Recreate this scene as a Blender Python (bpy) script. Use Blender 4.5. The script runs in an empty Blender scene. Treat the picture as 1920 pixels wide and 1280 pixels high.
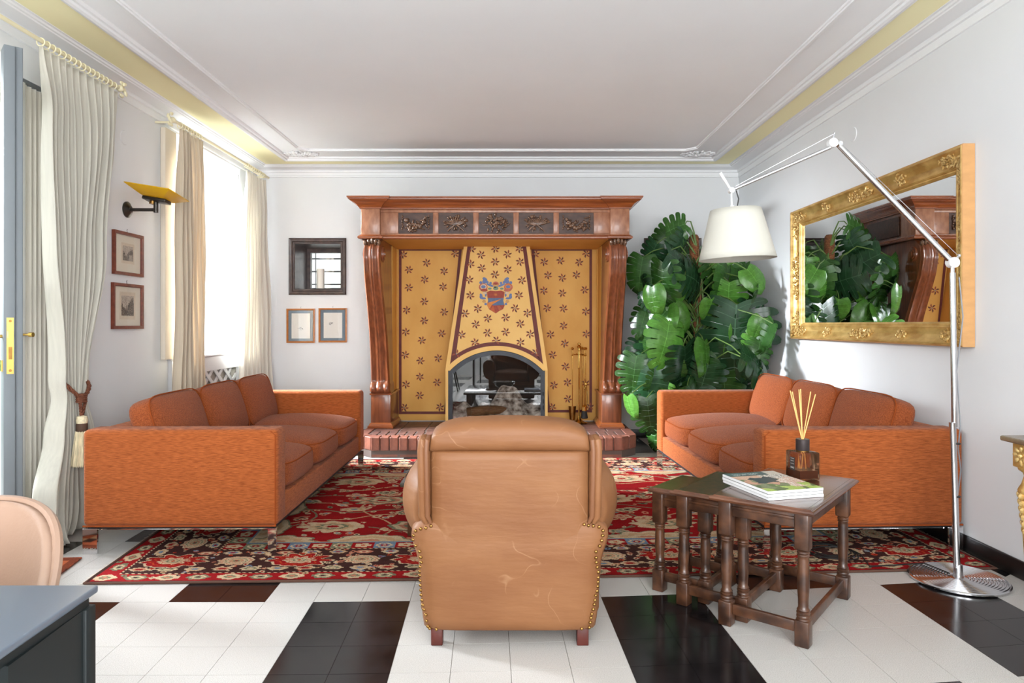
import bpy, bmesh, math, random
import numpy as np
from mathutils import Vector, Matrix, Euler
R = random.Random(7)
PI = math.pi
scene = bpy.context.scene
COL = scene.collection

# ------------------------------------------------------------------ camera
CAMZ, FPX = 1.165, 1280.0
cam_d = bpy.data.cameras.new('camera'); cam = bpy.data.objects.new('camera', cam_d); COL.objects.link(cam)
cam.location = (0, 0, CAMZ); cam.rotation_euler = (PI/2, 0, 0)
cam_d.lens = 24.0; cam_d.sensor_width = 36.0; cam_d.shift_y = -32/1920; cam_d.clip_start = 0.05
scene.camera = cam
# ------------------------------------------------------------------ world, lights, exposure
w = bpy.data.worlds.new('world'); scene.world = w; w.use_nodes = True
bg = w.node_tree.nodes['Background']; bg.inputs[0].default_value = (0.86, 0.93, 1.0, 1); bg.inputs[1].default_value = 1.35
def area(name, loc, rot, sx, sy, power, col=(1, 1, 1)):
    d = bpy.data.lights.new(name, 'AREA'); d.shape = 'RECTANGLE'; d.size = sx; d.size_y = sy; d.energy = power; d.color = col
    o = bpy.data.objects.new(name, d); COL.objects.link(o); o.location = loc; o.rotation_euler = rot
    return o
# daylight entering: garden door and tall window on the left wall, two big windows in the wall behind the camera
area('door_daylight', (-4.4, 2.9, 2.3), (0, -PI/2+.10, 0), 2.4, 2.4, 14, (0.95, 0.98, 1.0))
area('window_daylight', (-6.4, 5.9, 3.5), (0, -PI/2+.42, 0), 2.6, 2.6, 520, (0.88, 0.94, 1.0)).data.spread = 1.1
area('rear_window_daylight_1', (-1.2, -2.45, 1.6), (PI/2+.55, 0, 0), 1.7, 2.0, 84, (0.97, 0.985, 1.0))
area('rear_window_daylight_2', (1.1, -2.45, 1.6), (PI/2+.55, 0, 0), 1.7, 2.0, 104, (0.97, 0.985, 1.0))
vs = scene.view_settings
vs.view_transform = 'Standard'; vs.look = 'None'; vs.gamma = 1.0; vs.use_curve_mapping = False
vs.exposure = 1.08
scene.display_settings.display_device = 'sRGB'

# ------------------------------------------------------------------ helpers
def S(r, g, b):
    f = lambda c: (c/255/12.92 if c/255 <= 0.04045 else ((c/255+0.055)/1.055)**2.4)
    return (f(r), f(g), f(b))
def P(px, py, Y):
    """point at depth Y that is seen at pixel px, py of the photograph"""
    return ((px-960)*Y/FPX, Y, CAMZ-(py-608)*Y/FPX)
def FL(px, py):
    Y = FPX*CAMZ/(py-608); return ((px-960)*Y/FPX, Y)

MATS = {}
def mat(name, base, rough=0.5, metal=0.0, var=0.0, vscale=(8, 8, 8), bump=0.0, bscale=(60, 60, 60), spec=0.5, coat=0.0,
        attr=False, sheen=0.0, transl=0.0, trans=0.0, ior=1.45, emis=None, detail=6.0, base2=None, ramp=(0.35, 0.68), rvar=0.0):
    m = bpy.data.materials.new(name); m.use_nodes = True
    nt = m.node_tree; N = nt.nodes; L = nt.links; b = N['Principled BSDF']; out = N['Material Output']
    b.inputs['Base Color'].default_value = (*base, 1); b.inputs['Roughness'].default_value = rough
    b.inputs['Metallic'].default_value = metal; b.inputs['Specular IOR Level'].default_value = spec
    b.inputs['Coat Weight'].default_value = coat; b.inputs['Coat Roughness'].default_value = 0.12
    b.inputs['Transmission Weight'].default_value = trans; b.inputs['IOR'].default_value = ior
    b.inputs['Sheen Weight'].default_value = sheen
    if emis:
        b.inputs['Emission Color'].default_value = (*emis[0], 1); b.inputs['Emission Strength'].default_value = emis[1]
    tc = N.new('ShaderNodeTexCoord')
    src = None
    if attr:
        a = N.new('ShaderNodeAttribute'); a.attribute_name = 'Col'; src = a.outputs['Color']
    if var > 0 or base2:
        mp = N.new('ShaderNodeMapping'); mp.inputs['Scale'].default_value = vscale; L.new(tc.outputs['Object'], mp.inputs[0])
        nz = N.new('ShaderNodeTexNoise'); nz.inputs['Scale'].default_value = 1.0; nz.inputs['Detail'].default_value = detail
        L.new(mp.outputs[0], nz.inputs['Vector'])
        cr = N.new('ShaderNodeValToRGB'); cr.color_ramp.elements[0].position = ramp[0]; cr.color_ramp.elements[1].position = ramp[1]
        L.new(nz.outputs['Fac'], cr.inputs[0])
        if base2:
            cr.color_ramp.elements[0].color = (*base2, 1); cr.color_ramp.elements[1].color = (*base, 1)
            src = cr.outputs[0]
        else:
            cr.color_ramp.elements[0].color = (1-var, 1-var, 1-var, 1); cr.color_ramp.elements[1].color = (1+var*0.6,)*3 + (1,)
            mx = N.new('ShaderNodeMix'); mx.data_type = 'RGBA'; mx.blend_type = 'MULTIPLY'; mx.inputs[0].default_value = 1.0
            if src: L.new(src, mx.inputs[6])
            else: mx.inputs[6].default_value = (*base, 1)
            L.new(cr.outputs[0], mx.inputs[7]); src = mx.outputs[2]
        if rvar:
            mr = N.new('ShaderNodeMapRange'); mr.inputs[3].default_value = rough-rvar; mr.inputs[4].default_value = rough+rvar
            L.new(nz.outputs['Fac'], mr.inputs[0]); L.new(mr.outputs[0], b.inputs['Roughness'])
    if src: L.new(src, b.inputs['Base Color'])
    if bump > 0:
        mp2 = N.new('ShaderNodeMapping'); mp2.inputs['Scale'].default_value = bscale; L.new(tc.outputs['Object'], mp2.inputs[0])
        n2 = N.new('ShaderNodeTexNoise'); n2.inputs['Scale'].default_value = 1.0; n2.inputs['Detail'].default_value = 4
        L.new(mp2.outputs[0], n2.inputs['Vector'])
        bp = N.new('ShaderNodeBump'); bp.inputs['Strength'].default_value = bump; bp.inputs['Distance'].default_value = 0.01
        L.new(n2.outputs['Fac'], bp.inputs['Height']); L.new(bp.outputs[0], b.inputs['Normal'])
    if transl > 0:
        t = N.new('ShaderNodeBsdfTranslucent'); ms = N.new('ShaderNodeMixShader'); ms.inputs[0].default_value = transl
        if src: L.new(src, t.inputs[0])
        else: t.inputs[0].default_value = (*base, 1)
        L.new(b.outputs[0], ms.inputs[1]); L.new(t.outputs[0], ms.inputs[2]); L.new(ms.outputs[0], out.inputs[0])
    MATS[name] = m
    return m
def glass_mat(name, tint, gloss=0.1, rough=0.0, alpha_tint=None, fres=False):
    """thin pane: straight see-through plus a mirror-like reflection"""
    m = bpy.data.materials.new(name); m.use_nodes = True; nt = m.node_tree; N = nt.nodes; L = nt.links
    N.remove(N['Principled BSDF']); out = N['Material Output']
    t = N.new('ShaderNodeBsdfTransparent'); t.inputs[0].default_value = (*tint, 1)
    g = N.new('ShaderNodeBsdfGlossy'); g.inputs['Roughness'].default_value = rough
    ms = N.new('ShaderNodeMixShader'); ms.inputs[0].default_value = gloss
    if fres:
        f = N.new('ShaderNodeFresnel'); f.inputs[0].default_value = 1.5; L.new(f.outputs[0], ms.inputs[0])
    L.new(t.outputs[0], ms.inputs[1]); L.new(g.outputs[0], ms.inputs[2]); L.new(ms.outputs[0], out.inputs[0])
    MATS[name] = m; return m

class MB:
    """collects geometry for ONE mesh"""
    def __init__(s): s.v = []; s.f = []; s.c = []; s.col = (1, 1, 1)
    def add(s, vs, fs, M=None):
        o = len(s.v)
        s.v += [tuple(M @ Vector(p)) for p in vs] if M is not None else [tuple(p) for p in vs]
        s.f += [tuple(i+o for i in f) for f in fs]; s.c += [s.col]*len(fs)
        return s
    def box(s, a, b, M=None):
        (x0, y0, z0), (x1, y1, z1) = a, b
        return s.add([(x0,y0,z0),(x1,y0,z0),(x1,y1,z0),(x0,y1,z0),(x0,y0,z1),(x1,y0,z1),(x1,y1,z1),(x0,y1,z1)],
                     [(0,3,2,1),(4,5,6,7),(0,1,5,4),(1,2,6,5),(2,3,7,6),(3,0,4,7)], M)
    def cyl(s, p0, p1, r0, r1=None, n=16, caps=True, M=None):
        r1 = r0 if r1 is None else r1
        p0, p1 = Vector(p0), Vector(p1); d = (p1-p0).normalized()
        a = d.orthogonal().normalized(); b = d.cross(a)
        vs = []
        for p, r in ((p0, r0), (p1, r1)):
            for i in range(n):
                t = 2*PI*i/n; vs.append(p+a*math.cos(t)*r+b*math.sin(t)*r)
        fs = [(i, (i+1) % n, n+(i+1) % n, n+i) for i in range(n)]
        if caps: fs += [tuple(range(n-1, -1, -1)), tuple(range(n, 2*n))]
        return s.add(vs, fs, M)
    def lathe(s, prof, c=(0, 0), n=24, M=None, cap=True):
        """prof: list of (r, z)"""
        vs = []; fs = []
        for r, z in prof:
            for i in range(n):
                t = 2*PI*i/n; vs.append((c[0]+r*math.cos(t), c[1]+r*math.sin(t), z))
        m = len(prof)
        for k in range(m-1):
            for i in range(n):
                j = (i+1) % n; fs.append((k*n+i, k*n+j, (k+1)*n+j, (k+1)*n+i))
        if cap: fs += [tuple(range(n-1, -1, -1)), tuple((m-1)*n+i for i in range(n))]
        return s.add(vs, fs, M)
    def tube(s, pts, r, n=8, M=None, caps=True, closed=False):
        pts = [Vector(p) for p in pts]; m = len(pts)
        rr = r if isinstance(r, (list, tuple)) else [r]*m
        vs = []; ref = None
        for k, p in enumerate(pts):
            if closed: d = (pts[(k+1) % m]-pts[k-1])
            else: d = pts[min(k+1, m-1)]-pts[max(k-1, 0)]
            d.normalize()
            if ref is None: ref = d.orthogonal().normalized()
            a = (ref-d*ref.dot(d)); a = a.normalized() if a.length > 1e-6 else d.orthogonal().normalized(); ref = a; b = d.cross(a)
            for i in range(n):
                t = 2*PI*i/n; vs.append(p+a*math.cos(t)*rr[k]+b*math.sin(t)*rr[k])
        fs = []
        for k in range(m if closed else m-1):
            k2 = (k+1) % m
            for i in range(n):
                j = (i+1) % n; fs.append((k*n+i, k*n+j, k2*n+j, k2*n+i))
        if caps and not closed: fs += [tuple(range(n-1, -1, -1)), tuple((m-1)*n+i for i in range(n))]
        return s.add(vs, fs, M)
    def grid(s, fn, nu, nv, M=None, wrapu=False):
        vs = []; fs = []
        for j in range(nv+1):
            for i in range(nu+(0 if wrapu else 1)):
                vs.append(fn(i/nu, j/nv))
        w_ = nu if wrapu else nu+1
        for j in range(nv):
            for i in range(nu):
                i2 = (i+1) % w_ if wrapu else i+1
                fs.append((j*w_+i, j*w_+i2, (j+1)*w_+i2, (j+1)*w_+i))
        return s.add(vs, fs, M)
    def prism(s, poly, h0, h1, fn):
        """poly 2D; fn(a, b, h) -> xyz"""
        n = len(poly); vs = [fn(a, b, h0) for a, b in poly]+[fn(a, b, h1) for a, b in poly]
        fs = [tuple(range(n-1, -1, -1)), tuple(range(n, 2*n))]+[(i, (i+1) % n, n+(i+1) % n, n+i) for i in range(n)]
        return s.add(vs, fs)
    def sphere(s, c, r, nu=10, nv=6, M=None):
        rx, ry, rz = r if isinstance(r, (tuple, list)) else (r, r, r)
        vs = [(c[0], c[1], c[2]+rz)]; fs = []
        for k in range(1, nv):
            for i in range(nu):
                a = PI*k/nv; t = 2*PI*i/nu
                vs.append((c[0]+rx*math.sin(a)*math.cos(t), c[1]+ry*math.sin(a)*math.sin(t), c[2]+rz*math.cos(a)))
        vs.append((c[0], c[1], c[2]-rz)); last = len(vs)-1
        for i in range(nu):
            j = (i+1) % nu
            fs.append((0, 1+i, 1+j)); fs.append((last, last-nu+j, last-nu+i))
            for k in range(nv-2): fs.append((1+k*nu+i, 1+(k+1)*nu+i, 1+(k+1)*nu+j, 1+k*nu+j))
        return s.add(vs, fs, M)
    def ell(s, c, radii, rot, nu=8, nv=5):
        """rotated ellipsoid"""
        return s.sphere((0, 0, 0), radii, nu, nv, Matrix.Translation(c) @ Euler(rot).to_matrix().to_4x4())
    def sweep(s, path, prof, side=1, closed=False, flip=False):
        """path: 2D plan polyline; prof: list of (out, z) pushed to the given side with mitred corners"""
        n = len(path); vs = []; fs = []; mv = []
        for k in range(n):
            a = path[k-1] if (k > 0 or closed) else None; b = path[k]; c = path[(k+1) % n] if (k < n-1 or closed) else None
            ns = []
            for p, q in ((a, b), (b, c)):
                if p is None or q is None: continue
                dx, dy = q[0]-p[0], q[1]-p[1]; l = math.hypot(dx, dy); ns.append((-dy/l*side, dx/l*side))
            if len(ns) == 1: mv.append(ns[0])
            else:
                sx, sy = ns[0][0]+ns[1][0], ns[0][1]+ns[1][1]; d = (sx*ns[0][0]+sy*ns[0][1]) or 1e-6; mv.append((sx/d, sy/d))
        m = len(prof)
        for k in range(n):
            for o, z in prof: vs.append((path[k][0]+mv[k][0]*o, path[k][1]+mv[k][1]*o, z))
        for k in range(n if closed else n-1):
            k2 = (k+1) % n
            for i in range(m-1): fs.append((k*m+i, k2*m+i, k2*m+i+1, k*m+i+1))
        if not closed: fs += [tuple(range(m)), tuple((n-1)*m+i for i in range(m-1, -1, -1))]
        return s.add(vs, fs)
    def mesh(s, name, smooth=False, angle=40, M=None, col=False):
        me = bpy.data.meshes.new(name)
        vs = s.v if M is None else [tuple(M @ Vector(p)) for p in s.v]
        me.from_pydata(vs, [], s.f)
        if col:
            at = me.color_attributes.new('Col', 'FLOAT_COLOR', 'CORNER')
            arr = []
            for f, c in zip(s.f, s.c): arr += [*c, 1.0]*len(f)
            at.data.foreach_set('color', arr)
        bm = bmesh.new(); bm.from_mesh(me); bmesh.ops.recalc_face_normals(bm, faces=bm.faces); bm.to_mesh(me); bm.free()
        if smooth:
            me.polygons.foreach_set('use_smooth', [True]*len(me.polygons)); me.set_sharp_from_angle(angle=math.radians(angle))
        me.update(); return me
def full(o):
    M = o.matrix_basis.copy(); p = o.parent
    while p: M = p.matrix_basis @ M; p = p.parent
    return M
def obj(name, mb, m, parent=None, smooth=False, angle=40, bevel=0, seg=2, world=False, subsurf=0, label=None, kind=None, loc=None, col=False, solid=0):
    """link one mesh object; world=True: the geometry was laid out in room coordinates"""
    M = full(parent).inverted() if (parent and world) else None
    me = mb if isinstance(mb, bpy.types.Mesh) else mb.mesh(name, smooth, angle, M, col)
    o = bpy.data.objects.new(name, me); COL.objects.link(o)
    if m and not me.materials: me.materials.append(MATS[m] if isinstance(m, str) else m)
    if parent: o.parent = parent
    if loc: o.location = loc
    if solid:
        md = o.modifiers.new('solid', 'SOLIDIFY'); md.thickness = solid
    if bevel:
        md = o.modifiers.new('bevel', 'BEVEL'); md.width = bevel; md.segments = seg; md.limit_method = 'ANGLE'; md.angle_limit = math.radians(35)
        if smooth or seg > 1:
            me.polygons.foreach_set('use_smooth', [True]*len(me.polygons)); me.set_sharp_from_angle(angle=math.radians(50)) if seg < 2 else None
    if subsurf:
        md = o.modifiers.new('sub', 'SUBSURF'); md.levels = subsurf; md.render_levels = subsurf
    if label: o['label'] = label
    if kind: o['kind'] = kind
    return o
def tag(o, label, cat, group=None):
    o['label'] = label; o['category'] = cat
    if group: o['group'] = group
    return o
def thing(name, label, cat, loc=(0, 0, 0), rz=0.0, group=None):
    o = bpy.data.objects.new(name, None); COL.objects.link(o); o.location = loc; o.rotation_euler = (0, 0, rz); o.empty_display_size = 0.1
    return tag(o, label, cat, group)
def struct(name, mb, m, parent=None, **k):
    o = obj(name, mb, m, parent, **k)
    if not parent: o['kind'] = 'structure'
    return o
def hollow(name):
    o = bpy.data.objects.new(name, None); COL.objects.link(o); o['kind'] = 'structure'; o.empty_display_size = 0.1; return o

# ------------------------------------------------------------------ materials
mat('wall_paint', (0.755, 0.77, 0.785), 0.75, bump=0.05, bscale=(25, 25, 25), var=0.03, vscale=(1.2, 1.2, 1.2))
mat('ceiling_paint', (0.88, 0.895, 0.91), 0.85, var=0.03, vscale=(1, 1, 1), bump=0.05, bscale=(90, 90, 90))
mat('trim_paint', (0.82, 0.83, 0.84), 0.55)
mat('yellow_band', S(248, 242, 196), 0.8)
mat('tile_white', S(195, 192, 188), 0.28, base2=S(180, 177, 172), vscale=(420, 420, 420), detail=2, rvar=0.08, spec=0.4)
mat('tile_black', (0.010, 0.009, 0.010), 0.17, var=0.4, vscale=(9, 9, 9), rvar=0.06, spec=0.45)
mat('grout', S(150, 138, 122), 0.9)
mat('baseboard_black', (0.008, 0.007, 0.007), 0.3)
mat('orange_weave', S(176, 97, 50), 0.95, base2=S(126, 62, 29), vscale=(30, 30, 520), detail=3, bump=0.4, bscale=(160, 160, 420), sheen=0.1, ramp=(0.32, 0.68), spec=0.08)
mat('orange_boucle', S(162, 88, 48), 0.95, base2=S(118, 56, 30), vscale=(170, 170, 170), detail=4, bump=0.5, bscale=(260, 260, 260), sheen=0.1, ramp=(0.3, 0.7), spec=0.08)
mat('orange_piping', S(140, 68, 32), 0.95, spec=0.1)
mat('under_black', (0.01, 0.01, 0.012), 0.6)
mat('chrome', (0.78, 0.78, 0.80), 0.07, 1.0)
mat('aluminium', (0.66, 0.66, 0.68), 0.2, 1.0)
mat('white_plastic', (0.8, 0.8, 0.8), 0.4)
mat('steel_dark', S(52, 54, 58), 0.45, 0.6, var=0.2, vscale=(15, 15, 15))
mat('tan_leather', S(136, 92, 58), 0.52, base2=S(119, 75, 44), vscale=(2.6, 2.6, 5.5), bump=0.22, bscale=(7, 7, 34), ramp=(0.3, 0.7), detail=8, spec=0.4)
mat('tan_piping', S(118, 76, 48), 0.5)
mat('brass_aged', S(150, 112, 62), 0.32, 1.0, var=0.2, vscale=(30, 30, 30))
mat('brass', S(206, 168, 92), 0.2, 1.0)
mat('mahogany', S(142, 80, 46), 0.34, base2=S(92, 47, 27), vscale=(4, 26, 70), detail=7, coat=0.35, bump=0.05, bscale=(6, 40, 120))
mat('mahogany_up', S(136, 76, 45), 0.34, base2=S(104, 56, 33), vscale=(42, 42, 5), detail=7, coat=0.4, bump=0.05, bscale=(60, 60, 6))
mat('mahogany_red', S(156, 84, 40), 0.3, base2=S(116, 58, 27), vscale=(2.5, 30, 60), detail=6, coat=0.45)
mat('mahogany_pale', S(166, 114, 84), 0.4, base2=S(136, 88, 62), vscale=(30, 30, 14), detail=7, coat=0.25)
mat('carved_dark', S(124, 92, 70), 0.22, base2=S(74, 52, 40), vscale=(60, 60, 60), coat=0.35)
mat('panel_dark', S(82, 56, 44), 0.5, base2=S(60, 40, 32), vscale=(14, 30, 30))
mat('ochre_panel', S(218, 168, 86), 0.62, base2=S(204, 151, 70), vscale=(3, 3, 2), detail=5)
mat('ochre_hood_lit', S(228, 187, 112), 0.6, base2=S(219, 175, 97), vscale=(4, 4, 3), detail=6)  # panel ochre made lighter: light falling on the hood is in the colour
mat('maroon_paint', S(98, 36, 30), 0.6, var=0.15, vscale=(20, 20, 20))
mat('painted', (1, 1, 1), 0.62, attr=True, var=0.12, vscale=(60, 60, 60))
mat('brick', S(142, 86, 66), 0.5, base2=S(96, 60, 52), vscale=(9, 9, 9), detail=8, bump=0.4, bscale=(40, 40, 40), ramp=(0.3, 0.72))
mat('brick_dark', S(120, 84, 74), 0.42, base2=S(84, 60, 55), vscale=(9, 9, 9), detail=8, bump=0.35, bscale=(40, 40, 40))
mat('mortar', S(96, 82, 76), 0.9)
mat('ash', S(226, 218, 208), 0.95, base2=S(92, 78, 66), vscale=(18, 18, 18), detail=8, bump=0.5)
mat('soot', (0.02, 0.018, 0.016), 0.9)
mat('gold_leaf', S(226, 192, 122), 0.38, 0.5, base2=S(184, 142, 76), vscale=(9, 9, 22), detail=8, bump=0.12, bscale=(40, 40, 40))
mat('gold_bright', S(228, 200, 138), 0.35, 0.5, base2=S(186, 148, 84), vscale=(40, 40, 40), detail=6)
mat('frame_side', S(196, 148, 96), 0.55, var=0.08, vscale=(12, 12, 30))
mat('mirror_glass', (0.90, 0.91, 0.90), 0.0, 1.0)
mat('curtain_cream', S(226, 222, 210), 0.9, transl=0.32, var=0.05, vscale=(60, 60, 2), bump=0.08, bscale=(200, 200, 40), spec=0.1)
mat('curtain_white', S(240, 236, 226), 0.9, transl=0.3, var=0.04, vscale=(60, 60, 2), spec=0.1)
mat('curtain_ivory', S(228, 214, 192), 0.9, transl=0.3, var=0.06, vscale=(70, 70, 2), spec=0.1)
mat('rod_cream', S(232, 224, 190), 0.4)
mat('rope_brown', S(128, 76, 52), 0.8, base2=S(84, 44, 28), vscale=(90, 90, 160))
mat('tassel_cream', S(232, 218, 182), 0.85, var=0.25, vscale=(220, 220, 6))
mat('tassel_band', S(86, 64, 50), 0.8)
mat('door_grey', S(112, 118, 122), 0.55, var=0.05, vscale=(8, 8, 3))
mat('door_white', S(226, 226, 222), 0.5)
mat('accordion', S(222, 216, 202), 0.6)
mat('shutter_white', (0.62, 0.62, 0.63), 0.5)
mat('shutter_beige', S(222, 210, 192), 0.6)
mat('pole_fibre', S(150, 96, 60), 0.95, base2=S(92, 54, 30), vscale=(60, 60, 140), bump=0.8, bscale=(60, 60, 200))
mat('leaf_green', (1, 1, 1), 0.27, attr=True, transl=0.12, spec=0.45, var=0.22, vscale=(9, 9, 9))
mat('stem_green', S(92, 120, 58), 0.5, var=0.3, vscale=(12, 12, 12))
mat('stem_brown', S(120, 86, 54), 0.7, var=0.3, vscale=(20, 20, 20))
mat('pot_terracotta', S(168, 138, 96), 0.7, var=0.15, vscale=(40, 40, 40))
mat('soil', S(50, 38, 28), 0.95)
mat('lamp_shade', S(208, 205, 194), 0.85, transl=0.2)
mat('cable_black', (0.01, 0.01, 0.01), 0.5)
mat('cable_grey', S(130, 132, 136), 0.5)
mat('oak_dark', S(92, 58, 38), 0.34, base2=S(46, 27, 18), vscale=(16, 16, 16), detail=8, coat=0.3, bump=0.08, bscale=(40, 40, 40))
mat('oak_top', S(104, 66, 46), 0.24, base2=S(66, 38, 26), vscale=(8, 8, 30), detail=8, coat=0.5)
mat('oak_top_worn', S(92, 62, 40), 0.28, base2=S(50, 36, 28), vscale=(34, 34, 34), detail=9, coat=0.4)
mat('paper_white', S(232, 232, 232), 0.7, var=0.06, vscale=(4, 4, 900))
mat('print', (1, 1, 1), 0.35, attr=True)
mat('amber_glass', S(176, 140, 112), 0.04, trans=0.95, ior=1.2)
mat('diffuser_cap', S(70, 62, 62), 0.35, 0.5)
mat('reed_wood', S(236, 190, 120), 0.7, var=0.1, vscale=(50, 50, 10))
mat('oil', S(90, 34, 14), 0.15)
mat('rug_pile', (1, 1, 1), 0.95, attr=True, var=0.18, vscale=(160, 160, 160), bump=0.5, bscale=(320, 320, 320), spec=0.1)
mat('rug_edge', S(86, 58, 46), 0.95)
mat('fringe', S(222, 210, 190), 0.95)
mat('mat_orange', S(164, 78, 44), 0.95, base2=S(84, 44, 34), vscale=(45, 45, 45))
mat('black_lacquer', (0.050, 0.058, 0.066), 0.33, var=0.06, vscale=(4, 4, 4), spec=0.6, coat=0.4)
mat('table_top_sheen', S(98, 110, 124), 0.3, spec=0.6, coat=0.3)  # dark top; reflected daylight painted in as a blue-grey base colour
mat('black_panel', (0.008, 0.012, 0.013), 0.5)
mat('pink_leather', S(162, 134, 116), 0.42, base2=S(148, 119, 100), vscale=(3, 3, 3), bump=0.08, bscale=(120, 120, 120))
mat('pink_stitch', S(178, 138, 112), 0.6)
mat('frame_red', S(122, 58, 38), 0.4, base2=S(96, 42, 28), vscale=(30, 30, 30))
mat('frame_orange', S(186, 118, 62), 0.4, var=0.12, vscale=(30, 30, 30))
mat('mount_cream', S(222, 216, 200), 0.8)
mat('mount_blue', S(112, 130, 144), 0.8)
mat('paper_old', S(214, 202, 182), 0.8, var=0.06, vscale=(30, 30, 30))
mat('paper_pale', S(228, 226, 220), 0.8)
mat('niche_wood', S(78, 58, 52), 0.4, base2=S(54, 40, 37), vscale=(20, 20, 20), coat=0.2)
mat('candle_wax', S(240, 236, 226), 0.5)
mat('sconce_metal', S(70, 66, 62), 0.35, 0.8)
mat('sconce_glass', S(240, 196, 40), 0.3, transl=0.35)
mat('table_glass_dark', S(60, 52, 40), 0.1, coat=0.3)
mat('bowl_metal', (0.75, 0.75, 0.74), 0.08, 1.0)
mat('book_blue', S(70, 96, 130), 0.5)
mat('marble_top', S(146, 128, 104), 0.25, base2=S(108, 92, 74), vscale=(12, 12, 12))
mat('console_red', S(130, 40, 24), 0.5)
mat('leg_red', S(84, 34, 26), 0.4, var=0.2, vscale=(20, 20, 20))
mat('ground_out', S(200, 198, 190), 0.9)
mat('hedge', S(110, 140, 84), 0.8, base2=S(60, 90, 46), vscale=(14, 14, 14), bump=1.0, bscale=(20, 20, 20))
mat('iron_bar', S(60, 58, 60), 0.5)
mat('radiator_back', S(150, 146, 138), 0.8)
glass_mat('clear_pane', (0.98, 0.985, 0.985), 0.05)
glass_mat('fire_glass', (0.88, 0.86, 0.84), 0.18)
glass_mat('picture_glass', (0.99, 0.99, 0.99), 0.04)

# every leaf a little lighter or darker than the next
nt = MATS['leaf_green'].node_tree; pb = nt.nodes['Principled BSDF']; lk = pb.inputs['Base Color'].links[0].from_socket
oi = nt.nodes.new('ShaderNodeObjectInfo'); mr = nt.nodes.new('ShaderNodeMapRange'); mr.inputs[3].default_value = .5; mr.inputs[4].default_value = 1.05
mx = nt.nodes.new('ShaderNodeMix'); mx.data_type = 'RGBA'; mx.blend_type = 'MULTIPLY'; mx.inputs[0].default_value = 1
nt.links.new(oi.outputs['Random'], mr.inputs[0]); nt.links.new(lk, mx.inputs[6]); nt.links.new(mr.outputs[0], mx.inputs[7]); nt.links.new(mx.outputs[2], pb.inputs['Base Color'])

# pale hairline scratches on the tan leather: thin contour lines of a noise, present only in patches
nt = MATS['tan_leather'].node_tree; pb = nt.nodes['Principled BSDF']; lk = pb.inputs['Base Color'].links[0].from_socket
tcn = nt.nodes.new('ShaderNodeTexCoord'); n1 = nt.nodes.new('ShaderNodeTexNoise'); n1.inputs['Scale'].default_value = 7.0; n1.inputs['Detail'].default_value = 1.5
n2 = nt.nodes.new('ShaderNodeTexNoise'); n2.inputs['Scale'].default_value = 5.0
r1 = nt.nodes.new('ShaderNodeValToRGB'); e = r1.color_ramp.elements; e[0].position = .492; e[0].color = (0, 0, 0, 1); e[1].position = .5; e[1].color = (1, 1, 1, 1)
e3 = e.new(.508); e3.color = (0, 0, 0, 1)
r2 = nt.nodes.new('ShaderNodeValToRGB'); r2.color_ramp.elements[0].position = .52; r2.color_ramp.elements[1].position = .62
ml = nt.nodes.new('ShaderNodeMath'); ml.operation = 'MULTIPLY'; ml2 = nt.nodes.new('ShaderNodeMath'); ml2.operation = 'MULTIPLY'; ml2.inputs[1].default_value = .13
mx = nt.nodes.new('ShaderNodeMix'); mx.data_type = 'RGBA'; mx.inputs[7].default_value = (*S(240, 200, 160), 1)
for a, b in ((tcn.outputs['Object'], n1.inputs['Vector']), (tcn.outputs['Object'], n2.inputs['Vector']), (n1.outputs['Fac'], r1.inputs[0]), (n2.outputs['Fac'], r2.inputs[0]),
             (r1.outputs[0], ml.inputs[0]), (r2.outputs[0], ml.inputs[1]), (ml.outputs[0], ml2.inputs[0]), (ml2.outputs[0], mx.inputs[0]), (lk, mx.inputs[6]), (mx.outputs[2], pb.inputs['Base Color'])): nt.links.new(a, b)
# ================================================================== ROOM SHELL
XL, XR, YB, YF, ZC = -2.63, 2.335, 7.03, -2.5, 2.783
m = MB()
for a, b in (((XL-.5, YF, -.05), (XL, 2.1, 2.9)), ((XL-.5, 4.05, -.05), (XL, 5.2, 2.9)), ((XL-.5, 6.6, -.05), (XL, YB+.5, 2.9)),
             ((XL-.5, 2.1, 2.49), (XL, 4.05, 2.9)), ((XL-.5, 5.2, 2.66), (XL, 6.6, 2.9)), ((XL-.5, 5.2, -.05), (XL, 6.6, .89))):
    m.box(a, b)
struct('wall_left', m, 'wall_paint')
struct('wall_right', MB().box((XR, YF, -.05), (XR+.2, YB+.5, 2.9)), 'wall_paint')
NL = (-2.246, -1.752, 1.516, 2.005); NR = (1.405, 1.899, 1.516, 2.005)
m = MB()
xs = [XL, NL[0], NL[1], NR[0], NR[1], XR]
for k in range(5):
    if k in (1, 3):
        m.box((xs[k], YB, -.05), (xs[k+1], YB+.5, 1.516)); m.box((xs[k], YB, 2.005), (xs[k+1], YB+.5, 2.9))
    else: m.box((xs[k], YB, -.05), (xs[k+1], YB+.5, 2.9))
struct('wall_back', m, 'wall_paint')
m = MB()
for a, b in (((XL, YF-.2, -.05), (-2.05, YF, 2.9)), ((-.35, YF-.2, -.05), (.25, YF, 2.9)), ((1.95, YF-.2, -.05), (XR, YF, 2.9)),
             ((-2.05, YF-.2, -.05), (-.35, YF, .6)), ((-2.05, YF-.2, 2.6), (-.35, YF, 2.9)), ((.25, YF-.2, -.05), (1.95, YF, .6)), ((.25, YF-.2, 2.6), (1.95, YF, 2.9))):
    m.box(a, b)
struct('wall_rear', m, 'wall_paint')
ceil = struct('ceiling', MB().box((XL-.5, YF, ZC), (XR+.2, YB+.5, ZC+.1)), 'ceiling_paint')
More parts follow.
